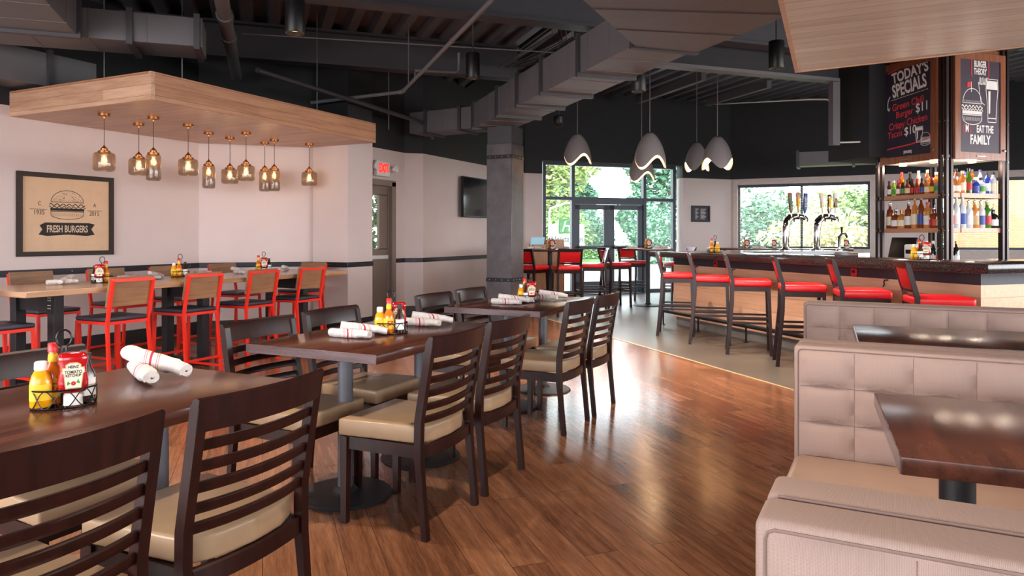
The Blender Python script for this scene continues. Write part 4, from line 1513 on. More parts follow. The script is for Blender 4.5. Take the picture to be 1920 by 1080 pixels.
for x, y in ((-0.35, 2.15), (0.1, 2.15), (0.25, 2.6)):
    MB().lathe([(0.045, 0.0), (0.05, 0.03)], (x, y, 2.185), 16).build('puck_light', 'lens', tw)
    c = BL(x, y, 2.17)
    lamp('puck_beam', 'POINT', c, 8, (1.0, 0.84, 0.66), shadow_soft_size=0.04)
bc = thing('back_bar_cabinet', 'dark back bar cabinet under the bottle tower', 'cabinet', BL(0, 0), BR)
MB().box((-0.1, 2.5, 0.44), (1.5, 1.30, 0.88)).build('body', 'steel_dark', bc)
MB().box((-0.1, 2.5, 0.90), (1.56, 1.36, 0.04), bev=0.004).build('worktop', 'granite', bc)


def chalkboard(name, label, loc, rz, w, h, mat):
    t = thing(name, label, 'sign', loc, rz)
    mb = MB()
    f = 0.085
    for pts in ([(-w / 2, 0), (w / 2, 0), (w / 2 - f, f), (-w / 2 + f, f)], [(w / 2, 0), (w / 2, h), (w / 2 - f, h - f), (w / 2 - f, f)],
                [(w / 2, h), (-w / 2, h), (-w / 2 + f, h - f), (w / 2 - f, h - f)], [(-w / 2, h), (-w / 2, 0), (-w / 2 + f, f), (-w / 2 + f, h - f)]):
        mb.slab_xz(pts, -0.028, 0.0)
    mb.build('frame', 'board_wood', t)
    MB().box((0, -0.012, h / 2), (w - 2 * f + 0.004, 0.012, h - 2 * f + 0.004)).build('slate', mat, t)
    MB().box((0, -0.034, f * 0.5), (0.15, 0.012, 0.012), bev=0.003).build('pull_handle', 'steel', t)
    MB().lathe([(0.012, 0.0), (0.016, 0.02), (0.001, 0.026)], n=12).xform(Matrix.Translation((w / 2 - 0.03, -0.028, 0.12)) @ Matrix.Rotation(R(90), 4, 'X')).build('latch_knob', 'steel', t)
    return t


YB = -0.0200
sp = chalkboard('chalkboard', "chalkboard of today's specials on the left face of the bottle tower", BL(-0.10, TY0 - 0.022, 2.20), BR, 0.83, 1.28, 'chalk')
A = R(7)
lettering('heading', "TODAY'S", 0.18, 0.03, 1.115, 'chalk_white', sp, 0.72, A, 0.006, YB)
lettering('heading', 'SPECIALS', 0.225, 0.02, 0.945, 'chalk_white', sp, 0.55, A, 0.007, YB)
mb = MB()
for i in range(30):
    x = -0.24 + i * 0.018
    mb.ribbon([(x, 0.815 + (x + 0.24) * 0.1), (x + 0.009, 0.816 + (x + 0.24) * 0.1)], 0.010, YB + 0.001)
mb.ribbon([(-0.26, 0.87), (-0.29, 0.82), (-0.30, 0.77), (-0.295, 0.72), (-0.28, 0.69)], 0.011, YB + 0.001)
mb.ribbon([(-0.305, 0.72), (-0.28, 0.685), (-0.262, 0.725)], 0.010, YB + 0.001)
mb.build('chalk_flourish', 'chalk_white', sp, 0)
mb = MB()
mb.ribbon([(-0.30, 1.17), (-0.1, 1.205)], 0.018, YB + 0.001)
mb.build('chalk_line', 'chalk_red', sp, 0)
mb = MB()
mb.ribbon([(-0.31, 0.195), (0.05, 0.225), (0.28, 0.265), (0.32, 0.29)], 0.016, YB + 0.001)
mb.build('chalk_line', 'chalk_red', sp, 0)
for bdy, sz, x, z, mt, sx in (('Green Chili', 0.125, 0.0, 0.735, 'chalk_red', 0.80), ('Burger', 0.115, -0.05, 0.625, 'chalk_red', 0.82), ('$11', 0.155, 0.205, 0.660, 'chalk_white', 0.80),
                              ('Crispy Chicken', 0.125, 0.0, 0.500, 'chalk_red', 0.73), ('Tacos', 0.115, -0.19, 0.375, 'chalk_red', 0.82), ('$10', 0.145, 0.035, 0.395, 'chalk_white', 0.80)):
    lettering('menu_line', bdy, sz, x, z, mt, sp, sx, R(6), 0.001, YB, shear=0.12)
lettering('small_mark', '[BURGER]', 0.045, 0.0, 0.135, 'chalk_white', sp, 0.6, 0, 0.001, YB)


def beer_glass(mb, cx, z0, w, h, y, t=0.006):
    mb.ribbon([(cx - w * 0.34, z0), (cx - w * 0.34, z0 + 0.1 * h), (cx - w * 0.40, z0 + 0.45 * h), (cx - w * 0.5, z0 + 0.75 * h), (cx - w * 0.48, z0 + h), (cx + w * 0.48, z0 + h), (cx + w * 0.5, z0 + 0.75 * h), (cx + w * 0.40, z0 + 0.45 * h), (cx + w * 0.34, z0 + 0.1 * h), (cx + w * 0.34, z0)], t, y, closed=True)
    mb.slab_xz([(cx - w * 0.46, z0 + h * 0.76), (cx + w * 0.46, z0 + h * 0.76), (cx + w * 0.44, z0 + h * 0.96), (cx - w * 0.44, z0 + h * 0.96)], y - 0.0012, y - 0.0006)
    mb.slab_xz([(cx - w * 0.28, z0 + h * 0.2), (cx - w * 0.16, z0 + h * 0.2), (cx - w * 0.12, z0 + h * 0.72), (cx - w * 0.30, z0 + h * 0.72)], y - 0.0012, y - 0.0006)
    mb.ribbon([(cx - w * 0.34, z0 + 0.09 * h), (cx + w * 0.34, z0 + 0.09 * h)], t, y)


mb = MB()
beer_glass(mb, 0.165, 0.235, 0.11, 0.19, YB + 0.001, 0.007)
burger(mb, 0.255, 0.26, 0.13, 0.16, YB + 0.001, 0.8, False)
mb.build('chalk_drawing', 'chalk_white', sp, 0)
fa = chalkboard('chalkboard', 'plum chalkboard with burger, fries and beer drawing on the right face of the tower', BL(TX1 + 0.022, 2.49, 2.20), BR + R(90), 0.83, 1.28, 'chalk_plum')
lettering('shop_lettering', 'BURGER', 0.105, 0, 1.145, 'chalk_white', fa, 0.52, 0, 0.003, YB)
lettering('shop_lettering', 'THEORY', 0.105, 0, 1.055, 'chalk_white', fa, 0.52, 0, 0.003, YB)
for sd in (-1, 1):
    MB().ribbon([(sd * 0.118, 1.21), (sd * 0.142, 1.20), (sd * 0.142, 1.005), (sd * 0.118, 0.995)], 0.013, YB + 0.001).build('red_bracket', 'chalk_red', fa, 0)
mb = MB()
burger(mb, -0.13, 0.62, 0.31, 0.44, YB + 0.001, 1.3, False)
beer_glass(mb, 0.195, 0.46, 0.20, 0.52, YB + 0.001, 0.009)
mb.ribbon([(-0.03, 0.93), (0.01, 0.70), (0.075, 0.66)], 0.009, YB + 0.001)
mb.ribbon([(-0.03, 0.93), (0.015, 0.905), (0.075, 0.93)], 0.009, YB + 0.001)
for i, (a, b) in enumerate(((-0.012, -0.002), (0.012, 0.020), (0.036, 0.048), (0.058, 0.078), (0.080, 0.108))):
    t_ = 0.992 - 0.012 * (i % 2)
    mb.ribbon([(a - 0.007, 0.905), (b - 0.009, t_), (b + 0.009, t_ + 0.004), (a + 0.007, 0.905)], 0.006, YB + 0.001)
mb.ribbon([(-0.145, 0.805), (-0.145, 0.93)], 0.008, YB + 0.001)
mb.build('chalk_drawing', 'chalk_white', fa, 0)
MB().slab_xz([(-0.215, 0.86), (-0.150, 0.87), (-0.150, 0.93), (-0.215, 0.92)], YB - 0.002, YB).build('drawn_flag', 'chalk_red', fa, 0)
lettering('slogan', 'M', 0.125, -0.215, 0.365, 'chalk_white', fa, 0.56, 0, 0.003, YB)
for sd, x in ((-1, -0.272), (1, -0.158)):
    MB().ribbon([(x - sd * 0.012, 0.43), (x, 0.40), (x, 0.33), (x - sd * 0.012, 0.30)], 0.011, YB + 0.001).build('red_bracket', 'chalk_red', fa, 0)
lettering('slogan', 'EAT THE', 0.125, 0.080, 0.365, 'chalk_white', fa, 0.58, 0, 0.003, YB)
lettering('slogan', 'FAMILY', 0.155, 0.0, 0.235, 'chalk_white', fa, 0.66, 0, 0.004, YB)

# ------------------------------------------------------------------ bottles on the tower
def bottle_prof(kind):
    return {
        'beer': [(0.001, 0), (0.029, 0.0), (0.031, 0.006), (0.031, 0.12), (0.027, 0.145), (0.014, 0.175), (0.0125, 0.215), (0.014, 0.222), (0.001, 0.222)],
        'liquor': [(0.001, 0), (0.036, 0.0), (0.039, 0.008), (0.039, 0.17), (0.034, 0.195), (0.016, 0.215), (0.0145, 0.262), (0.016, 0.268), (0.001, 0.268)],
        'slim': [(0.001, 0), (0.032, 0.0), (0.035, 0.008), (0.033, 0.20), (0.024, 0.235), (0.013, 0.265), (0.0125, 0.305), (0.001, 0.305)],
        'squat': [(0.001, 0), (0.046, 0.0), (0.050, 0.010), (0.050, 0.11), (0.042, 0.135), (0.018, 0.152), (0.016, 0.19), (0.018, 0.196), (0.001, 0.196)],
        'wine': [(0.001, 0), (0.035, 0.0), (0.037, 0.008), (0.037, 0.18), (0.030, 0.21), (0.0145, 0.235), (0.0135, 0.30), (0.001, 0.30)],
        'can': [(0.001, 0), (0.024, 0.0), (0.032, 0.010), (0.032, 0.110), (0.025, 0.124), (0.001, 0.124)],
    }[kind]


def bottle(name, label, cat, loc, kind, glass_m, label_m, cap_m='black_label', pourer=False, group=None, rz=0.0, k=1.0):
    t = thing(name, label, cat, loc, rz, group)
    P = [(r * k, z * k) for r, z in bottle_prof(kind)]
    MB().lathe(P, n=16, cap=False).build('bottle_glass' if kind != 'can' else 'can_body', glass_m, t)
    rmax = max(r for r, z in P)
    zt = P[-1][1]
    if kind != 'can':
        z0, z1 = {'beer': (0.03, 0.10), 'liquor': (0.035, 0.13), 'slim': (0.04, 0.15), 'squat': (0.025, 0.09), 'wine': (0.04, 0.13)}[kind]
        MB().lathe([(rmax + 0.0008, z0 * k), (rmax + 0.0012, z1 * k)], n=16, cap=False).build('paper_label', label_m, t)
        rn = P[-2][0]
        if pourer:
            MB().lathe([(0.001, zt), (rn + 0.003, zt), (rn + 0.003, zt + 0.012), (0.007, zt + 0.018), (0.004, zt + 0.028), (0.001, zt + 0.028)], n=10, cap=False).tube([(0, 0, zt + 0.025), (0.004, 0, zt + 0.05), (0.016, 0, zt + 0.07)], 0.004, 6).build('pourer', 'steel', t)
        else:
            MB().lathe([(0.001, zt - 0.03 * k), (rn + 0.0035, zt - 0.03 * k), (rn + 0.0035, zt + 0.004), (0.001, zt + 0.004)], n=12, cap=False).build('cap', cap_m, t)
    else:
        MB().lathe([(rmax + 0.0008, 0.03), (rmax + 0.0008, 0.09)], n=16, cap=False).build('printed_band', label_m, t)
    return t


ORD = ['first', 'second', 'third', 'fourth', 'fifth', 'sixth', 'seventh', 'eighth', 'ninth', 'tenth', 'eleventh', 'twelfth', 'thirteenth', 'fourteenth', 'fifteenth']
rows = [
    ('upper shelf of left tower face, front row', 'bottles on the upper left shelf', 'L', 1.80, [
        ('beer', 'g_brown', 'white_label', 'black_label', 'brown beer', 0), ('beer', 'g_lime', 'green_label', 'white_cap', 'lime green', 0), ('beer', 'g_amber', 'white_label', 'red_cap', 'amber beer', 0),
        ('beer', 'g_brown', 'green_label', 'yellow_label', 'brown beer', 0), ('beer', 'g_amber', 'cream_label', 'black_label', 'amber beer', 0), ('beer', 'g_brown', 'red_label', 'black_label', 'brown beer', 0),
        ('beer', 'g_amber', 'red_label', 'red_cap', 'amber beer', 0), ('beer', 'g_brown', 'blue_label', 'black_label', 'blue-labelled beer', 0), ('beer', 'g_honey', 'cream_label', 'cream_label', 'honey-coloured beer', 0),
        ('beer', 'g_amber', 'yellow_label', 'red_cap', 'amber beer', 0), ('can', 'silver', 'green_label', '', 'silver and green', 0), ('can', 'silver', 'blue_label', '', 'silver and blue', 0)]),
    ('upper shelf of left tower face, back row', 'bottles on the upper left shelf', 'LB', 1.80, [
        ('slim', 'g_amber', 'white_label', 'red_cap', 'red-capped amber', 0), ('wine', 'g_wine', 'black_label', 'black_label', 'dark green', 0), ('slim', 'g_clear', 'white_label', 'white_cap', 'clear', 0),
        ('slim', 'g_amber', 'green_label', 'white_cap', 'amber', 0), ('liquor', 'g_honey', 'white_label', 'white_cap', 'honey-coloured', 0), ('slim', 'g_green', 'red_label', 'red_cap', 'green', 0)]),
    ('upper shelf of right tower face, front row', 'bottles on the upper right shelf', 'R', 1.80, [
        ('squat', 'g_honey', 'cream_label', 'black_label', 'squat honey', 0), ('squat', 'g_honey', 'white_label', 'white_cap', 'squat pale', 0), ('liquor', 'g_honey', 'cream_label', 'cream_label', 'pale liquor', 0),
        ('wine', 'g_green', 'red_label', 'g_wine', 'tall green', 0), ('squat', 'g_blue', 'blue_label', 'white_cap', 'blue squat', 0), ('squat', 'g_clear', 'green_label', 'black_label', 'clear squat', 0),
        ('liquor', 'g_blue', 'white_label', 'black_label', 'dark blue', 0), ('liquor', 'g_clear', 'cream_label', 'black_label', 'clear square-shouldered', 0)]),
    ('upper shelf of right tower face, back row', 'bottles on the upper right shelf', 'RB', 1.80, [
        ('slim', 'g_honey', 'white_label', 'copper', 'copper-topped', 0), ('slim', 'g_amber', 'cream_label', 'black_label', 'tall amber', 0), ('liquor', 'g_clear', 'blue_label', 'blue_label', 'blue-capped clear', 0),
        ('slim', 'g_amber', 'red_label', 'black_label', 'dark-capped orange', 0), ('slim', 'g_clear', 'white_label', 'blue_label', 'clear', 0)]),
    ('lower shelf of left tower face', 'bottles on the lower left shelf', 'L', 1.38, [
        ('liquor', 'g_amber', 'cream_label', 'black_label', 'amber liquor', 1), ('squat', 'g_amber', 'white_label', 'black_label', 'squat amber', 1), ('squat', 'g_honey', 'cream_label', 'copper', 'squat honey', 0),
        ('liquor', 'g_amber', 'white_label', 'black_label', 'dark amber', 1), ('slim', 'g_honey', 'cream_label', 'white_cap', 'tall honey', 1), ('slim', 'g_amber', 'blue_label', 'black_label', 'tall amber', 1),
        ('liquor', 'g_honey', 'white_label', 'red_cap', 'red-topped', 0), ('squat', 'g_amber', 'red_label', 'copper', 'squat cognac', 1), ('squat', 'g_amber', 'tan_label', 'steel', 'squat red-brown', 1)]),
    ('lower shelf of right tower face', 'bottles on the lower right shelf', 'R', 1.38, [
        ('liquor', 'g_clear', 'red_label', 'white_cap', 'clear red-labelled', 1), ('slim', 'g_clear', 'white_label', 'steel', 'tall clear', 1), ('slim', 'g_clear', 'blue_label', 'blue_label', 'tall clear blue-labelled', 1),
        ('liquor', 'g_clear', 'white_label', 'black_label', 'frosted', 1), ('liquor', 'g_honey', 'tan_label', 'copper', 'orange-labelled', 1), ('liquor', 'g_clear', 'blue_label', 'black_label', 'pale blue', 1),
        ('liquor', 'g_green', 'red_label', 'red_cap', 'green red-labelled', 1), ('squat', 'g_wine', 'white_label', 'black_label', 'black', 1)]),
]
for where, grp, side, z, items in rows:
    n = len(items)
    for i, (kd, gm, lm, cm_, adj, po_) in enumerate(items):
        f = (i + 0.5) / n
        if side == 'L':
            p = BL(-0.52 + 0.84 * f, TY0 + 0.075, z)
        elif side == 'LB':
            p = BL(-0.46 + 0.76 * f, TY0 + 0.19, z)
        elif side == 'R':
            p = BL(TX1 - 0.075, TY0 + 0.10 + 0.82 * f, z)
        else:
            p = BL(TX1 - 0.20, TY0 + 0.20 + 0.68 * f, z)
        word = 'can' if kd == 'can' else 'bottle'
        kk = 0.88 if (side in ('L', 'LB') and z > 1.5 and kd == 'beer') else (1.0 if z > 1.5 else 1.18)
        bottle(word if kd == 'can' else ('beer_bottle' if kd == 'beer' else 'liquor_bottle'), '%s %s, %s from left, %s' % (adj, word, ORD[i], where), word, p, kd, gm, lm, cm_ or 'black_label', bool(po_), grp, BR + R(90 if side[0] == 'R' else 0), kk)
for i, (x, lm, cm_) in enumerate(((0.02, 'blue_label', 'blue_label'), (0.11, 'red_label', 'white_cap'), (0.20, 'white_label', 'cream_label'), (0.29, 'red_label', 'red_cap'))):
    bottle('wine_bottle', 'dark wine bottle with %s, below the left shelves' % ('a blue capsule', 'a white capsule and red label', 'a cream capsule and white label', 'a red capsule')[i], 'bottle', BL(x, 2.02, 0.92), 'wine', 'g_wine', lm, cm_, False, 'wine bottles on the back bar')
for i, y in enumerate((2.10, 2.20)):
    bottle('wine_bottle', 'dark wine bottle right of the tower corner post, %s' % ('nearer the post', 'with a copper capsule')[i], 'bottle', BL(0.36, y, 0.92), 'wine', 'g_wine', 'white_label', ('red_cap', 'copper')[i], False, 'wine bottles on the back bar')
ps = thing('pos_terminal', 'black touch screen till on the back bar under the left shelves', 'till', BL(-0.20, 1.98, 0.92), BR + R(8))
MB().box((0, 0, 0.20), (0.34, 0.03, 0.30), rot=Matrix.Rotation(R(-18), 4, 'X'), bev=0.006).build('monitor', 'black_plastic', ps)
MB().box((0, 0.02, 0.03), (0.20, 0.20, 0.06), bev=0.01).build('stand', 'black_plastic', ps)
rp = thing('receipt_printer', 'white receipt printer beside the till', 'printer', BL(0.0, 1.90, 0.92), BR)
MB().box((0, 0, 0.13), (0.14, 0.10, 0.26), bev=0.02, seg=3).build('casing', 'white_plastic', rp)
MB().box((0, -0.051, 0.17), (0.08, 0.004, 0.05)).build('paper_slot', 'black_plastic', rp)
cu = thing('cup_stack', 'small stack of white cups on the back bar right of the tower', 'cups', BL(0.45, 2.62, 0.92))
MB().lathe([(0.03, 0), (0.045, 0.09), (0.042, 0.09), (0.03, 0.01)], (0, 0, 0), 16).lathe([(0.03, 0), (0.045, 0.09), (0.042, 0.09), (0.03, 0.01)], (0.06, 0.05, 0.0), 16).build('cups', 'white_plastic', cu)
tr = thing('steel_tray', 'brushed steel tray standing on the bar before the bottle tower', 'tray', BL(0.55, 0.42, 1.06), BR)
MB().box((0, 0, 0.022), (0.34, 0.16, 0.044), bev=0.004).build('tray_body', 'steel', tr)

# ------------------------------------------------------------------ beer taps
def tap_tower(label, y, handles):
    t = thing('beer_tower', label, 'beer tap', BL(-2.20, y, 1.06), BR)
    MB().lathe([(0.10, 0.0), (0.10, 0.012), (0.055, 0.03), (0.050, 0.06)], n=24).build('foot', 'chrome', t)
    pts = [(0, 0, 0.04), (0, 0, 0.20), (0, 0.005, 0.36), (0, 0.03, 0.45), (0, 0.09, 0.505), (0, 0.18, 0.525), (0, 0.30, 0.52), (0, 0.36, 0.50)]
    MB().tube(pts, lambda q: 0.043 + 0.016 * math.sin(PI * min(1, q * 1.3)) - 0.016 * max(0, q - 0.7), 16).build('column', 'chrome', t)
    for i, (nm, mat, txt, tilt, shp, lab2) in enumerate(handles):
        yy = 0.07 + i * 0.125
        f = MB().tube([(0.02, yy, 0.515), (0.075, yy, 0.515), (0.10, yy, 0.49), (0.105, yy, 0.44)], 0.013, 10).tube([(0.045, yy, 0.515), (0.045, yy, 0.575)], 0.010, 8).build('faucet', 'chrome', t)
        mb = MB()
        if shp == 'paddle':
            mb.loft([(0.0, 0.012, 0.012, 2), (0.03, 0.014, 0.016, 3), (0.06, 0.017, 0.030, 5), (0.30, 0.017, 0.034, 5), (0.31, 0.014, 0.030, 5)], 20)
        elif shp == 'disc':
            mb.loft([(0.0, 0.012, 0.012, 2), (0.05, 0.016, 0.030, 4), (0.20, 0.016, 0.032, 4), (0.215, 0.014, 0.024, 3), (0.25, 0.014, 0.040, 2), (0.28, 0.014, 0.042, 2), (0.30, 0.012, 0.02, 2)], 20)
        else:
            mb.loft([(0.0, 0.010, 0.010, 2), (0.08, 0.013, 0.014, 2), (0.18, 0.017, 0.024, 3), (0.26, 0.020, 0.036, 4), (0.30, 0.018, 0.040, 3), (0.325, 0.010, 0.026, 2)], 20)
        mb.xform(Matrix.Translation((0.045, yy, 0.57)) @ Matrix.Rotation(R(tilt), 4, 'X') @ Matrix.Rotation(R(0), 4, 'Y'))
        hdl = mb.build('tap_handle', mat, t)
        hdl['label'] = nm
        # badge on the side facing the room (local -x ... the camera sees the +x / -y side)
        bd = MB().box((0.0, 0.0, 0.17), (0.040, 0.045, 0.14), bev=0.004).xform(Matrix.Translation((0.045, yy, 0.57)) @ Matrix.Rotation(R(tilt), 4, 'X')).build('badge', lab2, hdl)
        if txt:
            o = lettering('badge_lettering', txt, 0.05, 0, 0, 'white_label', bd, 0.62, R(90), 0.001, 0)
            o.data.transform(Matrix.Translation((0.068, yy, 0.745)) @ Matrix.Rotation(R(90), 4, 'Z'))
    return t


tap_tower('chrome beer tower with three tap handles, left one', 1.86, [('brown wooden tap handle', 'board_wood', '', 6, 'paddle', 'leaf_b'), ('tan and gold tap handle', 'light_oak', '', 0, 'flare', 'yellow_label'), ('blue tap handle with white letters', 'blue_label', 'BUD LIGHT', -3, 'paddle', 'blue_label')])
tap_tower('chrome beer tower with three tap handles, right one', 2.45, [('cream tap handle', 'cream_label', '', 4, 'flare', 'cream_label'), ('brown round-headed tap handle', 'g_brown', '', -2, 'disc', 'yellow_label'), ('white and brown tap handle', 'white_label', '', 0, 'flare', 'board_wood')])
ws = thing('water_tap', 'short chrome tap on the bar right of the beer towers', 'tap', BL(-1.9, 2.6, 1.06), BR)
MB().lathe([(0.05, 0), (0.05, 0.015), (0.022, 0.03), (0.020, 0.20), (0.026, 0.22)], n=16).tube([(0, 0, 0.20), (0, 0.05, 0.26), (0, 0.12, 0.26), (0, 0.15, 0.20)], 0.016).build('spout', 'chrome', ws)
MB().tube([(0, 0.05, 0.26), (0, 0.05, 0.36)], lambda q: 0.010 + 0.010 * q, 10).build('lever', 'black_plastic', ws)
rl = thing('silver_roll', 'small silver cylinder lying on the left end of the bar', 'roll', BL(-2.25, 0.55, 1.06), BR)
MB().tube([(-0.06, 0, 0.03), (0.06, 0, 0.03)], 0.03, 16).build('roll', 'silver', rl)

# ================================================================== booths and their tables
def tufted(mb, L, z0, z1, nx, nz, y, puff):
    cx, cz, k = L / nx, (z1 - z0) / nz, 8
    W_, H_ = nx * k, nz * k
    rows = []
    for j in range(H_ + 1):
        row = []
        for i in range(W_ + 1):
            u, v = (i % k) / k, (j % k) / k
            d = (abs(math.sin(PI * u)) * abs(math.sin(PI * v))) ** 0.42
            row.append(mb.bm.verts.new((i / k * cx, y - puff * d, z0 + j / k * cz)))
        rows.append(row)
    for A, B in zip(rows, rows[1:]):
        for i in range(W_):
            mb.bm.faces.new((A[i], A[i + 1], B[i + 1], B[i]))
    return mb


def booth(label, loc, rz, L=1.85):
    t = thing('booth_bench', label, 'booth', loc, rz, 'double-sided booth benches')
    MB().box((L / 2 + 0.02, 0, 0.15), (L - 0.06, 0.86, 0.30)).build('base', 'dark_wood', t)
    for s in (-1, 1):
        MB().box((L / 2, s * 0.062, 0.60), (L, 0.118, 0.48), bev=0.014, seg=3).build('backrest', 'booth_fabric', t)
        mb = tufted(MB(), L - 0.04, 0.395, 0.824, 9, 3, 0, 0.026)
        if s > 0:
            mb.xform(Matrix.Rotation(PI, 4, 'Z') @ Matrix.Translation((-L + 0.04, 0, 0)))
        mb.xform(Matrix.Translation((0.020, s * 0.1215, 0)))
        mb.build('tufted_panel', 'booth_fabric', t, 60)
        yw = s * 0.122
        MB().tube([(0.016, yw, 0.38), (0.016, yw, 0.812), (0.020, yw, 0.822), (0.030, yw, 0.827), (L - 0.034, yw, 0.827), (L - 0.02, yw, 0.815), (L - 0.016, yw, 0.38)], 0.0028, 6).build('welt', 'piping', t)
        mb = MB()
        for i in range(1, 9):
            x = 0.020 + (L - 0.04) * i / 9
            mb.tube([(x, s * 0.1215, 0.395), (x, s * 0.1215, 0.82)], 0.0016, 5)
        for j in (1, 2):
            z = 0.395 + 0.429 * j / 3
            mb.tube([(0.025, s * 0.1215, z), (L - 0.025, s * 0.1215, z)], 0.0016, 5)
        mb.build('seam_stitching', 'piping', t)
        MB().box((L / 2 - 0.01, s * 0.345, 0.345), (L - 0.02, 0.47, 0.125), bev=0.036, seg=3).build('seat', 'booth_vinyl', t)
    MB().tube([(0.02, 0, 0.838), (L - 0.02, 0, 0.838)], 0.003, 6).build('top_seam', 'piping', t)
    return t


booth('tufted pale booth bench nearest the camera, only its top and back in the corner', (-0.140, 1.29, 0), R(-2))
booth('tufted pale booth bench in the middle, behind the nearest dark booth table', (-0.225, 3.22, 0), R(-2))
booth('tufted pale booth bench farthest back, in front of the bar stools', (-0.315, 5.24, 0), R(-2))


def booth_table(label, loc, rz):
    t = thing('booth_table', label, 'table', loc, rz, 'dark booth tables')
    MB().box((0.62, 0, 0.752), (1.24, 0.735, 0.042), bev=0.003).build('tabletop', 'table_wood', t)
    MB().box((-0.001, 0, 0.752), (0.004, 0.73, 0.039)).build('end_edge', 'daylit_table_edge', t)
    for x in (0.17, 0.98):
        MB().lathe([(0.21, 0.0), (0.21, 0.012), (0.05, 0.028), (0.043, 0.05), (0.043, 0.71)], (x, 0, 0), 28).build('pedestal', 'black_metal', t)
        MB().box((x, 0, 0.717), (0.10, 0.40, 0.014)).build('mount_plate', 'black_metal', t)
    return t


booth_table('dark wood booth table nearest the camera on a black speckled column', (0.073, 2.235, 0), R(3))
booth_table('dark wood booth table behind the middle booth bench, in front of the farthest one', (-0.005, 4.20, 0), R(2))

# ================================================================== condiments and napkins
def make_caddy():
    t = thing('wire_caddy', '', 'caddy')
    rx, ry = 0.086, 0.062

    def ov(k, z, n=40):
        return [(rx * k * math.cos(2 * PI * i / n), ry * k * math.sin(2 * PI * i / n), z) for i in range(n)]
    MB().tube(ov(1.0, 0.004), 0.0032, 6, True).build('base_ring', 'wire', t)
    MB().tube(ov(1.02, 0.058), 0.0028, 6, True).build('rim', 'wire', t)
    mb = MB()
    for ph in (0, 1):
        n = 120
        pts = []
        for i in range(n):
            a = 2 * PI * i / n
            z = 0.031 + 0.026 * math.sin(5 * a + ph * PI)
            pts.append((rx * 1.01 * math.cos(a), ry * 1.01 * math.sin(a), z))
        mb.tube(pts, 0.0017, 5, True)
    mb.build('lattice', 'wire', t)
    mb = MB()
    for i in range(-3, 4):
        x = i * 0.024
        y = ry * math.sqrt(max(0, 1 - (x / rx) ** 2))
        mb.tube([(x, -y, 0.004), (x, y, 0.004)], 0.0016, 5)
    mb.build('floor_wires', 'wire', t)
    pts = [(-0.006, 0.012, 0.004), (-0.006, 0.012, 0.17)]
    for i in range(25):
        a = R(-110 - 320 * i / 24)
        pts.append((0.02 * math.cos(a), 0.012, 0.205 + 0.026 * math.sin(a)))
    pts += [(0.006, 0.012, 0.17), (0.006, 0.012, 0.004)]
    MB().tube(pts, 0.0034, 6).build('handle', 'wire', t)
    return t


def make_ketchup():
    t = thing('ketchup_bottle', '', 'bottle')
    MB().loft([(0.036, 0.020, 0.014, 2.6), (0.040, 0.034, 0.020, 3), (0.050, 0.040, 0.024, 3.4), (0.075, 0.041, 0.024, 3.6), (0.100, 0.036, 0.023, 3.6), (0.118, 0.036, 0.023, 3.6), (0.135, 0.040, 0.024, 3.8), (0.146, 0.040, 0.024, 3.8), (0.155, 0.036, 0.021, 3.2), (0.159, 0.028, 0.015, 2.6)], 36).build('body', 'ketchup', t)
    MB().loft([(0.0, 0.026, 0.019, 3), (0.030, 0.025, 0.018, 3), (0.036, 0.019, 0.014, 2.4)], 28).build('cap', 'white_cap', t)
    for s in (-1, 1):
        y = s * 0.0252
        key = [(-0.012, 0.052), (0.012, 0.052), (0.021, 0.050), (0.026, 0.098), (0.031, 0.100), (0.029, 0.116), (0.020, 0.116), (0.021, 0.124), (0.010, 0.131), (-0.010, 0.131), (-0.021, 0.124), (-0.020, 0.116), (-0.029, 0.116), (-0.031, 0.100), (-0.026, 0.098), (-0.021, 0.050)]
        cx = sum(p[0] for p in key) / len(key)
        cz = 0.09
        l = MB().slab_xz(key, min(y, y - s * 0.006), max(y, y - s * 0.006)).build('label_border', 'tan_label', t, 0)
        MB().slab_xz([(x * 0.90, cz + (z - cz) * 0.92) for x, z in key], min(y + s * 0.0004, y), max(y + s * 0.0004, y)).build('label_face', 'cream_label', l, 0)
        for bdy, sz, z in (('HEINZ', 0.0125, 0.1175), ('TOMATO', 0.0135, 0.102), ('KETCHUP', 0.0115, 0.0915)):
            o = lettering('label_lettering', bdy, sz, 0, z, 'ink', l, 0.80, 0, 0.0003, -0.0258)
            if s > 0:
                o.data.transform(Matrix.Rotation(PI, 4, 'Z'))
        d = MB().lathe([(0.001, 0.0), (0.0066, 0.0004), (0.001, 0.0008)], n=14, cap=False).xform(Matrix.Translation((0, s * 0.0257, 0.068)) @ Matrix.Rotation(R(90), 4, 'X')).build('tomato_mark', 'red_label', l, 0)
        lf = MB().slab_xz([(-0.017, 0.062), (-0.007, 0.068), (-0.015, 0.076)], min(y + s * 0.0005, y), max(y + s * 0.0005, y)).slab_xz([(0.018, 0.066), (0.007, 0.070), (0.013, 0.081)], min(y + s * 0.0005, y), max(y + s * 0.0005, y)).build('leaf_marks', 'green_label', l, 0)
    return t


def make_mustard():
    t = thing('mustard_bottle', '', 'bottle')
    MB().loft([(0.0, 0.026, 0.022, 3), (0.004, 0.029, 0.025, 3), (0.075, 0.029, 0.025, 3), (0.095, 0.024, 0.021, 2.6), (0.112, 0.015, 0.015, 2)], 28).build('body', 'mustard', t)
    MB().lathe([(0.016, 0.110), (0.0175, 0.113), (0.0170, 0.134), (0.014, 0.137)], n=20).build('cap', 'white_cap', t)
    MB().loft([(0.022, 0.0295, 0.0255, 3), (0.070, 0.0295, 0.0255, 3)], 28).build('label_band', 'yellow_label', t)
    return t


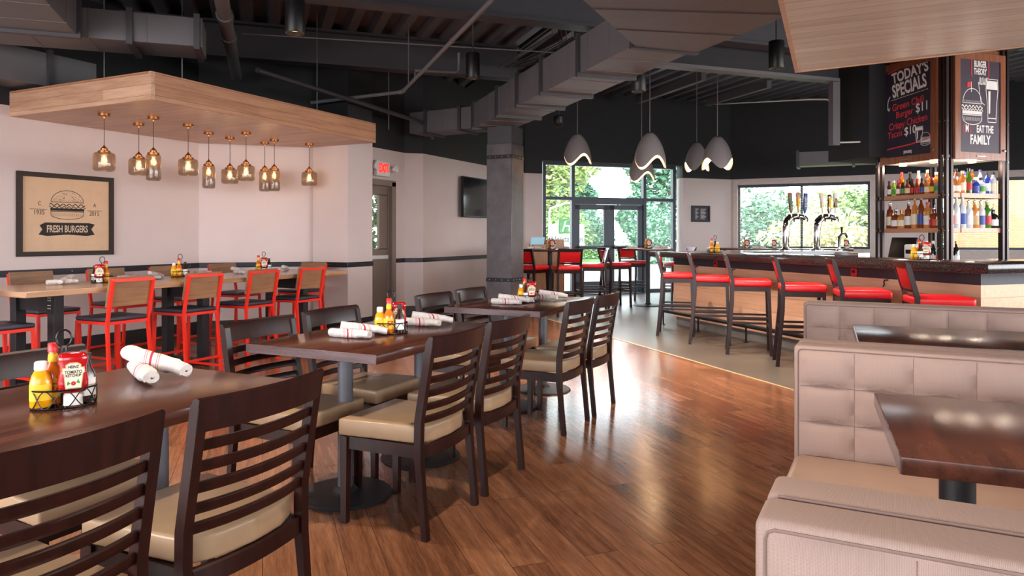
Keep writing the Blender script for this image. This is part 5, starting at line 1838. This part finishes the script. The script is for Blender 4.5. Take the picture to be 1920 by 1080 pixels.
def make_hot():
    t = thing('hot_sauce_bottle', '', 'bottle')
    MB().lathe([(0.001, 0), (0.025, 0.0), (0.027, 0.006), (0.027, 0.085), (0.022, 0.105), (0.013, 0.122), (0.0115, 0.158), (0.001, 0.158)], n=20, cap=False).build('body', 'hot_sauce', t)
    MB().lathe([(0.001, 0.158), (0.0145, 0.158), (0.0145, 0.182), (0.012, 0.185), (0.001, 0.185)], n=18, cap=False).build('cap', 'red_cap', t)
    l = MB().lathe([(0.0276, 0.022), (0.0276, 0.080)], n=20, cap=False).build('label_band', 'yellow_label', t)
    lettering('label_lettering', '57', 0.034, 0, 0.052, 'red_label', l, 0.9, 0, 0.001, -0.0285, shear=0.25)
    MB().lathe([(0.0145, 0.128), (0.0128, 0.152)], n=16, cap=False).build('neck_label', 'yellow_label', t)
    return t


def make_dark():
    t = thing('steak_sauce_bottle', '', 'bottle')
    MB().loft([(0.0, 0.021, 0.021, 4), (0.085, 0.021, 0.021, 4), (0.105, 0.013, 0.013, 2.4), (0.128, 0.011, 0.011, 2), (0.130, 0.010, 0.010, 2)], 24).build('body', 'dark_sauce', t)
    MB().lathe([(0.013, 0.128), (0.013, 0.148)], n=16).build('cap', 'black_label', t)
    MB().loft([(0.018, 0.0216, 0.0216, 4), (0.072, 0.0216, 0.0216, 4)], 24).build('label_band', 'white_label', t)
    return t


def make_packets():
    t = thing('sugar_packets', '', 'packets')
    mb = MB()
    for i in range(6):
        mb.box((0, -0.012 + i * 0.005, 0.032), (0.048, 0.0035, 0.06), rot=Matrix.Rotation(R(-4 + i * 2), 4, 'X'), bev=0.001, seg=1)
    mb.build('packets', 'packet', t)
    return t


proto = {}


def place(kind, label, loc, rz, group):
    mk = {'caddy': make_caddy, 'ketchup': make_ketchup, 'mustard': make_mustard, 'hot': make_hot, 'dark': make_dark, 'packets': make_packets}[kind]
    if kind not in proto:
        o = mk()
        o['label'] = label
        o['group'] = group
        o.location = loc
        o.rotation_euler = (0, 0, rz)
        proto[kind] = o
        return o
    return dup(proto[kind], label, loc, rz, group)


KN = {'ketchup': 'upside-down red ketchup bottle', 'mustard': 'yellow mustard bottle with white cap', 'hot': 'orange sauce bottle with red cap', 'dark': 'dark steak sauce bottle', 'packets': 'upright white sugar packets'}
SLOT = {'mustard': (-0.060, -0.004), 'hot': (-0.028, 0.034), 'ketchup': (0.022, -0.020), 'dark': (0.060, 0.020), 'packets': (0.022, 0.030)}


def caddy_set(where, loc, face=None, kinds=('mustard', 'hot', 'ketchup', 'dark', 'packets'), flip=False, slots=None):
    """caddy on a surface at height loc[2], its ketchup label turned to `face` degrees (direction the label looks)"""
    rz = R(face) + PI / 2
    place('caddy', 'black wire condiment caddy %s' % where, loc, rz, 'wire condiment caddies')
    ca, sa = math.cos(rz), math.sin(rz)
    for k in kinds:
        sx, sy = (slots or SLOT)[k]
        if flip:
            sx = -sx
        lx, ly = sx * ca - sy * sa, sx * sa + sy * ca
        z = loc[2] + 0.006
        extra = {'ketchup': 0, 'mustard': 0, 'hot': R(5), 'dark': R(20), 'packets': 0}[k]
        place(k, '%s in caddy %s' % (KN[k], where), (loc[0] + lx, loc[1] + ly, z), rz + extra, 'condiments in the wire caddies')


def cam_dir(x, y):
    return math.degrees(math.atan2(-y, -x))


alt = {'mustard': (-0.058, -0.012), 'hot': (-0.012, -0.030), 'ketchup': (0.040, 0.016), 'dark': (0.045, -0.028), 'packets': (-0.02, 0.032)}
caddy_set('on the nearest dining table', (-2.185, 1.375, 0.761), cam_dir(-2.185, 1.375) + 2)
caddy_set('on the middle dining table', (-2.245, 3.165, 0.761), cam_dir(-2.245, 3.165), slots=alt)
caddy_set('on the farthest dining table', (-2.32, 5.12, 0.761), cam_dir(-2.32, 5.12) + 10, ('hot', 'ketchup', 'dark', 'mustard'), slots={'mustard': (-0.062, 0.0), 'hot': (-0.03, 0.032), 'ketchup': (0.012, -0.022), 'dark': (-0.028, -0.024), 'packets': (0, 0)})
caddy_set('on the high table, nearest of three', (-6.07, 4.16, 0.866), cam_dir(-6.07, 4.16), ('hot', 'ketchup', 'dark', 'packets'), True)
caddy_set('on the high table, middle one', (-6.22, 5.10, 0.866), cam_dir(-6.22, 5.10), ('mustard', 'hot', 'dark', 'packets'), slots=alt)
caddy_set('on the high table, farthest one', (-6.28, 6.30, 0.866), cam_dir(-6.28, 6.30), ('hot', 'ketchup', 'dark'), slots={'hot': (-0.058, -0.01), 'ketchup': (0.005, -0.02), 'dark': (0.06, 0.0)})
x, y, z = BL(-1.42, 0.05, 1.061)
caddy_set('on the bar top, left one', (x, y, z), cam_dir(x, y), ('hot', 'mustard', 'dark'), slots={'hot': (-0.045, 0.0), 'mustard': (0.03, -0.02), 'dark': (0.0, 0.035)})
x, y, z = BL(1.62, 0.20, 1.061)
caddy_set('on the bar top before the wine bottles', (x, y, z), cam_dir(x, y), ('mustard', 'hot', 'ketchup', 'dark', 'packets'), slots={'mustard': (-0.062, -0.006), 'hot': (-0.02, 0.034), 'ketchup': (0.034, -0.016), 'dark': (-0.014, -0.034), 'packets': (0.03, 0.034)})
caddy_set('on the window table, left one', (-1.95, 14.55, 1.051), cam_dir(-1.95, 14.55), ('hot', 'ketchup', 'dark'))
caddy_set('on the window table, right one', (-1.45, 14.50, 1.051), cam_dir(-1.45, 14.50), ('ketchup', 'dark', 'packets'))
caddy_set('on the window table end beside the bottle tower', (-0.20, 14.55, 1.051), cam_dir(-0.2, 14.55), ('ketchup', 'dark'))
caddy_set('on the far table by the column', (-4.72, 11.32, 1.061), cam_dir(-4.7, 11.3), ('ketchup', 'dark', 'hot'))
caddy_set('on the round-footed table by the entrance', (-3.47, 12.95, 1.061), cam_dir(-3.47, 12.95), ('ketchup', 'dark', 'hot'))
x, y, z = BL(1.78, 2.45, 1.061)
caddy_set('on the bar, seen through the tower', (x, y, z), cam_dir(x, y), ('ketchup', 'mustard', 'dark'))


def make_napkin():
    t = thing('napkin_roll', '', 'napkin')
    L = 0.24
    n, m = 24, 40
    mb = MB()
    rows = []
    rg = random.Random(2)
    for i in range(m + 1):
        f = i / m
        x = (f - 0.5) * L
        # two turns of cloth: a long inner roll and a wider outer wrap with a slanted edge
        row = []
        for j in range(n):
            a = 2 * PI * j / n
            edge = 0.30 + 0.05 * math.sin(a)
            r = 0.0215 + (0.0045 if f < 0.5 + edge * 0.9 else 0.0) + 0.0012 * math.sin(3 * a + 5 * f) + 0.0008 * math.sin(23 * f + a)
            if f > 0.97 or f < 0.03:
                r *= 0.96
            row.append(mb.bm.verts.new((x, r * 1.08 * math.cos(a), 0.022 + r * 0.86 * math.sin(a) + 0.001)))
        rows.append(row)
    for A, B in zip(rows, rows[1:]):
        for j in range(n):
            mb.bm.faces.new((A[j], A[(j + 1) % n], B[(j + 1) % n], B[j]))
    mb.build('cloth', 'napkin', t, 70)
    # spiral of cloth at both ends
    for s in (-1, 1):
        mb = MB()
        pts = []
        for i in range(50):
            a = i / 49 * 2 * PI * 2.6
            r = 0.004 + 0.0165 * i / 49
            pts.append((s * (L / 2 - 0.002), r * 1.05 * math.cos(a), 0.023 + r * 0.84 * math.sin(a)))
        mb.sweep(pts, [(-0.003, -0.0012), (0.003, -0.0012), (0.003, 0.0012), (-0.003, 0.0012)], up=(1, 0, 0))
        mb.build('rolled_end', 'napkin', t, 0)
        MB().lathe([(0.001, 0), (0.018, 0.0), (0.018, 0.002), (0.001, 0.002)], n=16, cap=False).xform(Matrix.Translation((s * (L / 2 - 0.012), 0, 0.023)) @ Matrix.Rotation(R(90), 4, 'Y')).build('folded_core', 'tan_label', t)
    return t


nap0 = make_napkin()
nap_used = []


def napkin(label, x, y, z, rz, lift=0.0, k=1.0):
    """lift raises the -x end over another roll (radians of tilt)"""
    g = 'rolled striped napkins'
    if not nap_used:
        nap_used.append(1)
        o = nap0
        o['label'] = label
        o['group'] = g
    else:
        o = dup(nap0, label, (x, y, z), 0, g)
    o.location = (x, y, z + abs(math.sin(lift)) * 0.12 * k)
    o.rotation_euler = (0, lift, rz)
    o.scale = (k, k, k)
    return o


napkin('rolled striped napkin on the nearest table, longer one lying across the other', -2.355, 1.825, 0.761, R(2), R(9), 1.28)
napkin('rolled striped napkin on the nearest table, shorter one pointing at the camera', -2.33, 1.755, 0.761, R(-27), 0, 1.2)
napkin('rolled striped napkin on the middle table left of the caddy, front one', -2.33, 2.93, 0.761, R(2), 0)
napkin('rolled striped napkin on the middle table left of the caddy, rear one', -2.31, 3.01, 0.761, R(38), R(9))
napkin('rolled striped napkin on the middle table right of the caddy, front one', -2.27, 3.50, 0.761, R(2), 0)
napkin('rolled striped napkin on the middle table right of the caddy, rear one', -2.25, 3.58, 0.761, R(38), R(9))
napkin('rolled striped napkin on the farthest dining table left of its caddy, front one', -2.40, 4.88, 0.761, R(0), 0)
napkin('rolled striped napkin on the farthest dining table left of its caddy, rear one', -2.38, 4.96, 0.761, R(36), R(9))
napkin('rolled striped napkin on the farthest dining table right of its caddy, front one', -2.30, 5.36, 0.761, R(2), 0)
napkin('rolled striped napkin on the farthest dining table right of its caddy, rear one', -2.26, 5.46, 0.761, R(35), R(9))
napkin('rolled striped napkin at the near end of the high table, lower one', -6.16, 3.86, 0.866, R(80), 0)
napkin('rolled striped napkin at the near end of the high table, upper one', -6.20, 3.92, 0.866, R(125), R(-9))
napkin('rolled striped napkin on the high table just behind the nearest caddy', -6.32, 4.60, 0.866, R(100), 0)
napkin('rolled striped napkin on the high table before the mustard caddy, lying long', -6.20, 4.80, 0.866, R(115), R(9))
napkin('rolled striped napkin on the high table before the mustard caddy, end towards us', -6.14, 4.76, 0.866, R(-20), 0, 0.8)
napkin('rolled striped napkin on the high table behind the second chair back', -6.30, 5.45, 0.866, R(100), 0)
napkin('rolled striped napkin on the high table before the third caddy, lying long', -6.22, 5.86, 0.866, R(105), R(9))
napkin('rolled striped napkin on the high table before the third caddy, end towards us', -6.14, 5.80, 0.866, R(-15), 0, 0.8)
napkin('rolled striped napkin on the high table, farthest one beyond the third caddy', -6.25, 6.62, 0.866, R(120), R(6))
napkin('rolled napkin on the far table by the column, left of the caddy', -4.98, 11.2, 1.061, R(30), 0)
napkin('rolled napkin on the far table by the column, right of the caddy', -4.50, 11.4, 1.061, R(-20), 0)
napkin('rolled napkin on the round-footed table left of its caddy', -3.72, 12.8, 1.061, R(60), 0)
napkin('rolled napkin on the round-footed table right of its caddy', -3.25, 13.05, 1.061, R(0), 0)
napkin('rolled napkin on the window table between the two left caddies', -1.70, 14.5, 1.051, R(10), 0)

# ================================================================== outside
struct('ground', MB().box((0, 20, -0.16), (160, 160, 0.1)), 'road', 0)
o = MB().prism([(-40, 21), (-12, 26), (-14, 60), (-60, 60)], -0.12, -0.09).build('lawn', 'grass', None, 0)
o['kind'] = 'structure'
o = MB().prism([(-3, 19.5), (30, 19.5), (30, 50), (-1, 50)], -0.12, -0.09).build('lawn', 'grass', None, 0)
o['kind'] = 'structure'
o = MB().prism([(-20, 6), (-9.5, 6), (-9.5, 14), (-20, 20)], -0.12, -0.09).build('lawn', 'grass', None, 0)
o['kind'] = 'structure'


def leafy(mb, blobs, n, size, rg):
    """leaves scattered over and inside a set of blobs (centre, radii)"""
    tot = sum(b[1][0] * b[1][1] + b[1][2] * b[1][0] for b in blobs)
    for c, r in blobs:
        k = int(n * (r[0] * r[1] + r[2] * r[0]) / tot)
        for _ in range(k):
            u = rg.uniform(-1, 1)
            a = rg.uniform(0, 2 * PI)
            q = math.sqrt(1 - u * u)
            s = rg.uniform(0.72, 1.05)
            p = Vector((c[0] + r[0] * q * math.cos(a) * s, c[1] + r[1] * q * math.sin(a) * s, c[2] + r[2] * u * s))
            e1 = Vector((rg.uniform(-1, 1), rg.uniform(-1, 1), rg.uniform(-0.6, 0.6))).normalized()
            e2 = e1.cross(Vector((rg.uniform(-1, 1), rg.uniform(-1, 1), 1))).normalized()
            L, w = size * rg.uniform(0.6, 1.3), size * rg.uniform(0.35, 0.6)
            mb.bm.faces.new([mb.bm.verts.new(p + e1 * L * i + e2 * w * j) for i, j in ((-1, 0), (0, -1), (1, 0), (0, 1))])


def tree(name, label, x, y, h, r, mat, seed, n=5200, size=0.22, trunk=True, group=None, zb=0.35):
    rg = random.Random(seed)
    t = thing(name, label, 'tree' if trunk else 'bush', (x, y, -0.1), 0, group)
    blobs = []
    for i in range(9):
        a = rg.uniform(0, 2 * PI)
        q = rg.uniform(0.1, 0.6) * r
        z = h * rg.uniform(zb, 0.9)
        s = r * rg.uniform(0.38, 0.62)
        blobs.append(((q * math.cos(a), q * math.sin(a), z), (s, s, s * 0.85)))
    blobs.append(((0, 0, h * 0.6), (r * 0.7, r * 0.7, h * 0.33)))
    if not trunk:
        blobs.append(((0, 0, h * 0.2), (r * 0.85, r * 0.85, h * 0.22)))
    mb = MB()
    leafy(mb, blobs, n, size, rg)
    mb.build('foliage', mat, t, 0)
    if trunk:
        mb = MB().tube([(0, 0, 0), (0.05, 0.02, h * 0.3), (0.0, 0.1, h * 0.7)], lambda q: 0.16 * (1 - 0.7 * q) * h / 8, 8)
        for i in range(4):
            a = rg.uniform(0, 2 * PI)
            mb.tube([(0.03, 0.03, h * 0.35), (r * 0.45 * math.cos(a), r * 0.45 * math.sin(a), h * 0.7)], lambda q: 0.06 * (1 - 0.7 * q), 6)
        mb.build('trunk', 'bark', t)
    return t


G_T = 'trees beyond the glass'
tl = [('tall_tree', 'mid green tree behind the left side pane of the entrance', -16.3, 38.8, 9.0, 3.2, 'leaf_c', True), ('tall_tree', 'cool green tree behind the left glass door', -18.0, 46.9, 7.2, 2.0, 'leaf_b', True),
      ('tall_tree', 'cool green tree behind the right glass door, left part', -14.5, 50.7, 4.6, 1.5, 'leaf_b', True),
      ('tall_tree', 'big cool green tree behind the right side pane of the entrance', -9.8, 39.7, 8.0, 2.6, 'leaf_b', True),
      ('leafy_bush', 'low dark hedge behind the roadside sign', -15.0, 37.2, 2.6, 2.4, 'leaf_a', False), ('leafy_bush', 'low hedge behind the left glass door', -14.6, 41.8, 2.4, 1.9, 'leaf_b', False),
      ('leafy_bush', 'low hedge behind the right side pane of the entrance', -8.7, 35.8, 2.6, 2.0, 'leaf_b', False), ('leafy_bush', 'flowering bush at the left of the window behind the beer taps', -3.2, 28.4, 2.9, 1.6, 'leaf_b', False), ('leafy_bush', 'pale bushy hedge plant behind the left beer tower', -2.6, 35.4, 2.9, 2.0, 'leaf_c', False),
      ('leafy_bush', 'pale bushy hedge plant behind the right beer tower', -0.6, 31.9, 3.0, 2.0, 'leaf_c', False), ('leafy_bush', 'green bush at the right of the window behind the beer taps', 0.4, 29.1, 2.8, 1.7, 'leaf_a', False),
      ('leafy_bush', 'low pale bush in front of the hedge behind the beer taps', -1.0, 25.0, 1.6, 1.8, 'leaf_p', False), ('leafy_bush', 'low pale bush right of the short chrome tap', 0.1, 24.5, 1.5, 1.5, 'leaf_p', False),
      ('leafy_bush', 'green bush seen between the tower shelves', 3.6, 28.4, 1.9, 1.6, 'leaf_a', False), ('leafy_bush', 'green bush at the right photo edge outside the window', 5.4, 30.3, 3.2, 1.5, 'leaf_a', False)]
for i, (nm, lab, x, y, h, r, mt, tr_) in enumerate(tl):
    tree(nm, lab, x, y, h, r, mt, 11 + i, 5200 if tr_ else 3000, 0.24 if tr_ else 0.13, tr_, G_T if tr_ else 'bushes outside the bar windows', 0.22 if tr_ else 0.2)
tree('leafy_bush', 'green shrub seen through the narrow pane of the side door', -10.5, 12.6, 3.0, 1.6, 'leaf_a', 60, 2500, 0.14, False, 'bushes outside the bar windows', 0.15)
br = MB().box((6.2, 23.4, 1.9), (7.5, 0.3, 4.0)).build('brick_wall', 'brick')
tag(br, 'tan brick wall of the neighbouring wing outside the right window', 'wall')

# roadside sign
x, y = -10.98, 28.01
sg = thing('roadside_sign', 'white roadside hotel sign with green emblem square, seen through the entrance glass', 'sign', (x, y, -0.1), R(25.75) + R(5))
MB().box((0, 0, 1.42), (1.50, 0.16, 0.94)).build('panel', 'sign_white', sg)
MB().box((0, 0, 0.475), (1.3, 0.3, 0.95)).build('plinth', 'road', sg)
MB().box((-0.04, -0.01, 1.80), (0.60, 0.18, 0.62)).build('emblem_square', 'sign_green', sg)
lettering('emblem_letter', 'H', 0.62, -0.04, 1.78, 'sign_white', sg, 0.9, 0, 0.0, -0.105, shear=0.35)
lettering('sign_lettering', 'Holiday Inn', 0.33, 0.0, 1.25, 'sign_letter', sg, 0.9, 0, 0.006, -0.085, shear=0.2)
x, y = -13.17, 31.40
lp = thing('street_lamp', 'pale street lamp with a bent arm seen through the left side pane', 'street lamp', (x, y, -0.1), R(25.75))
MB().tube([(0, 0, 0), (0, 0, 2.55), (0.05, 0, 2.7), (0.75, 0, 2.95)], 0.04, 8).build('pole', 'white_plastic', lp)
MB().box((0.85, 0, 2.96), (0.30, 0.14, 0.08), bev=0.03).build('lamp_head', 'white_plastic', lp)
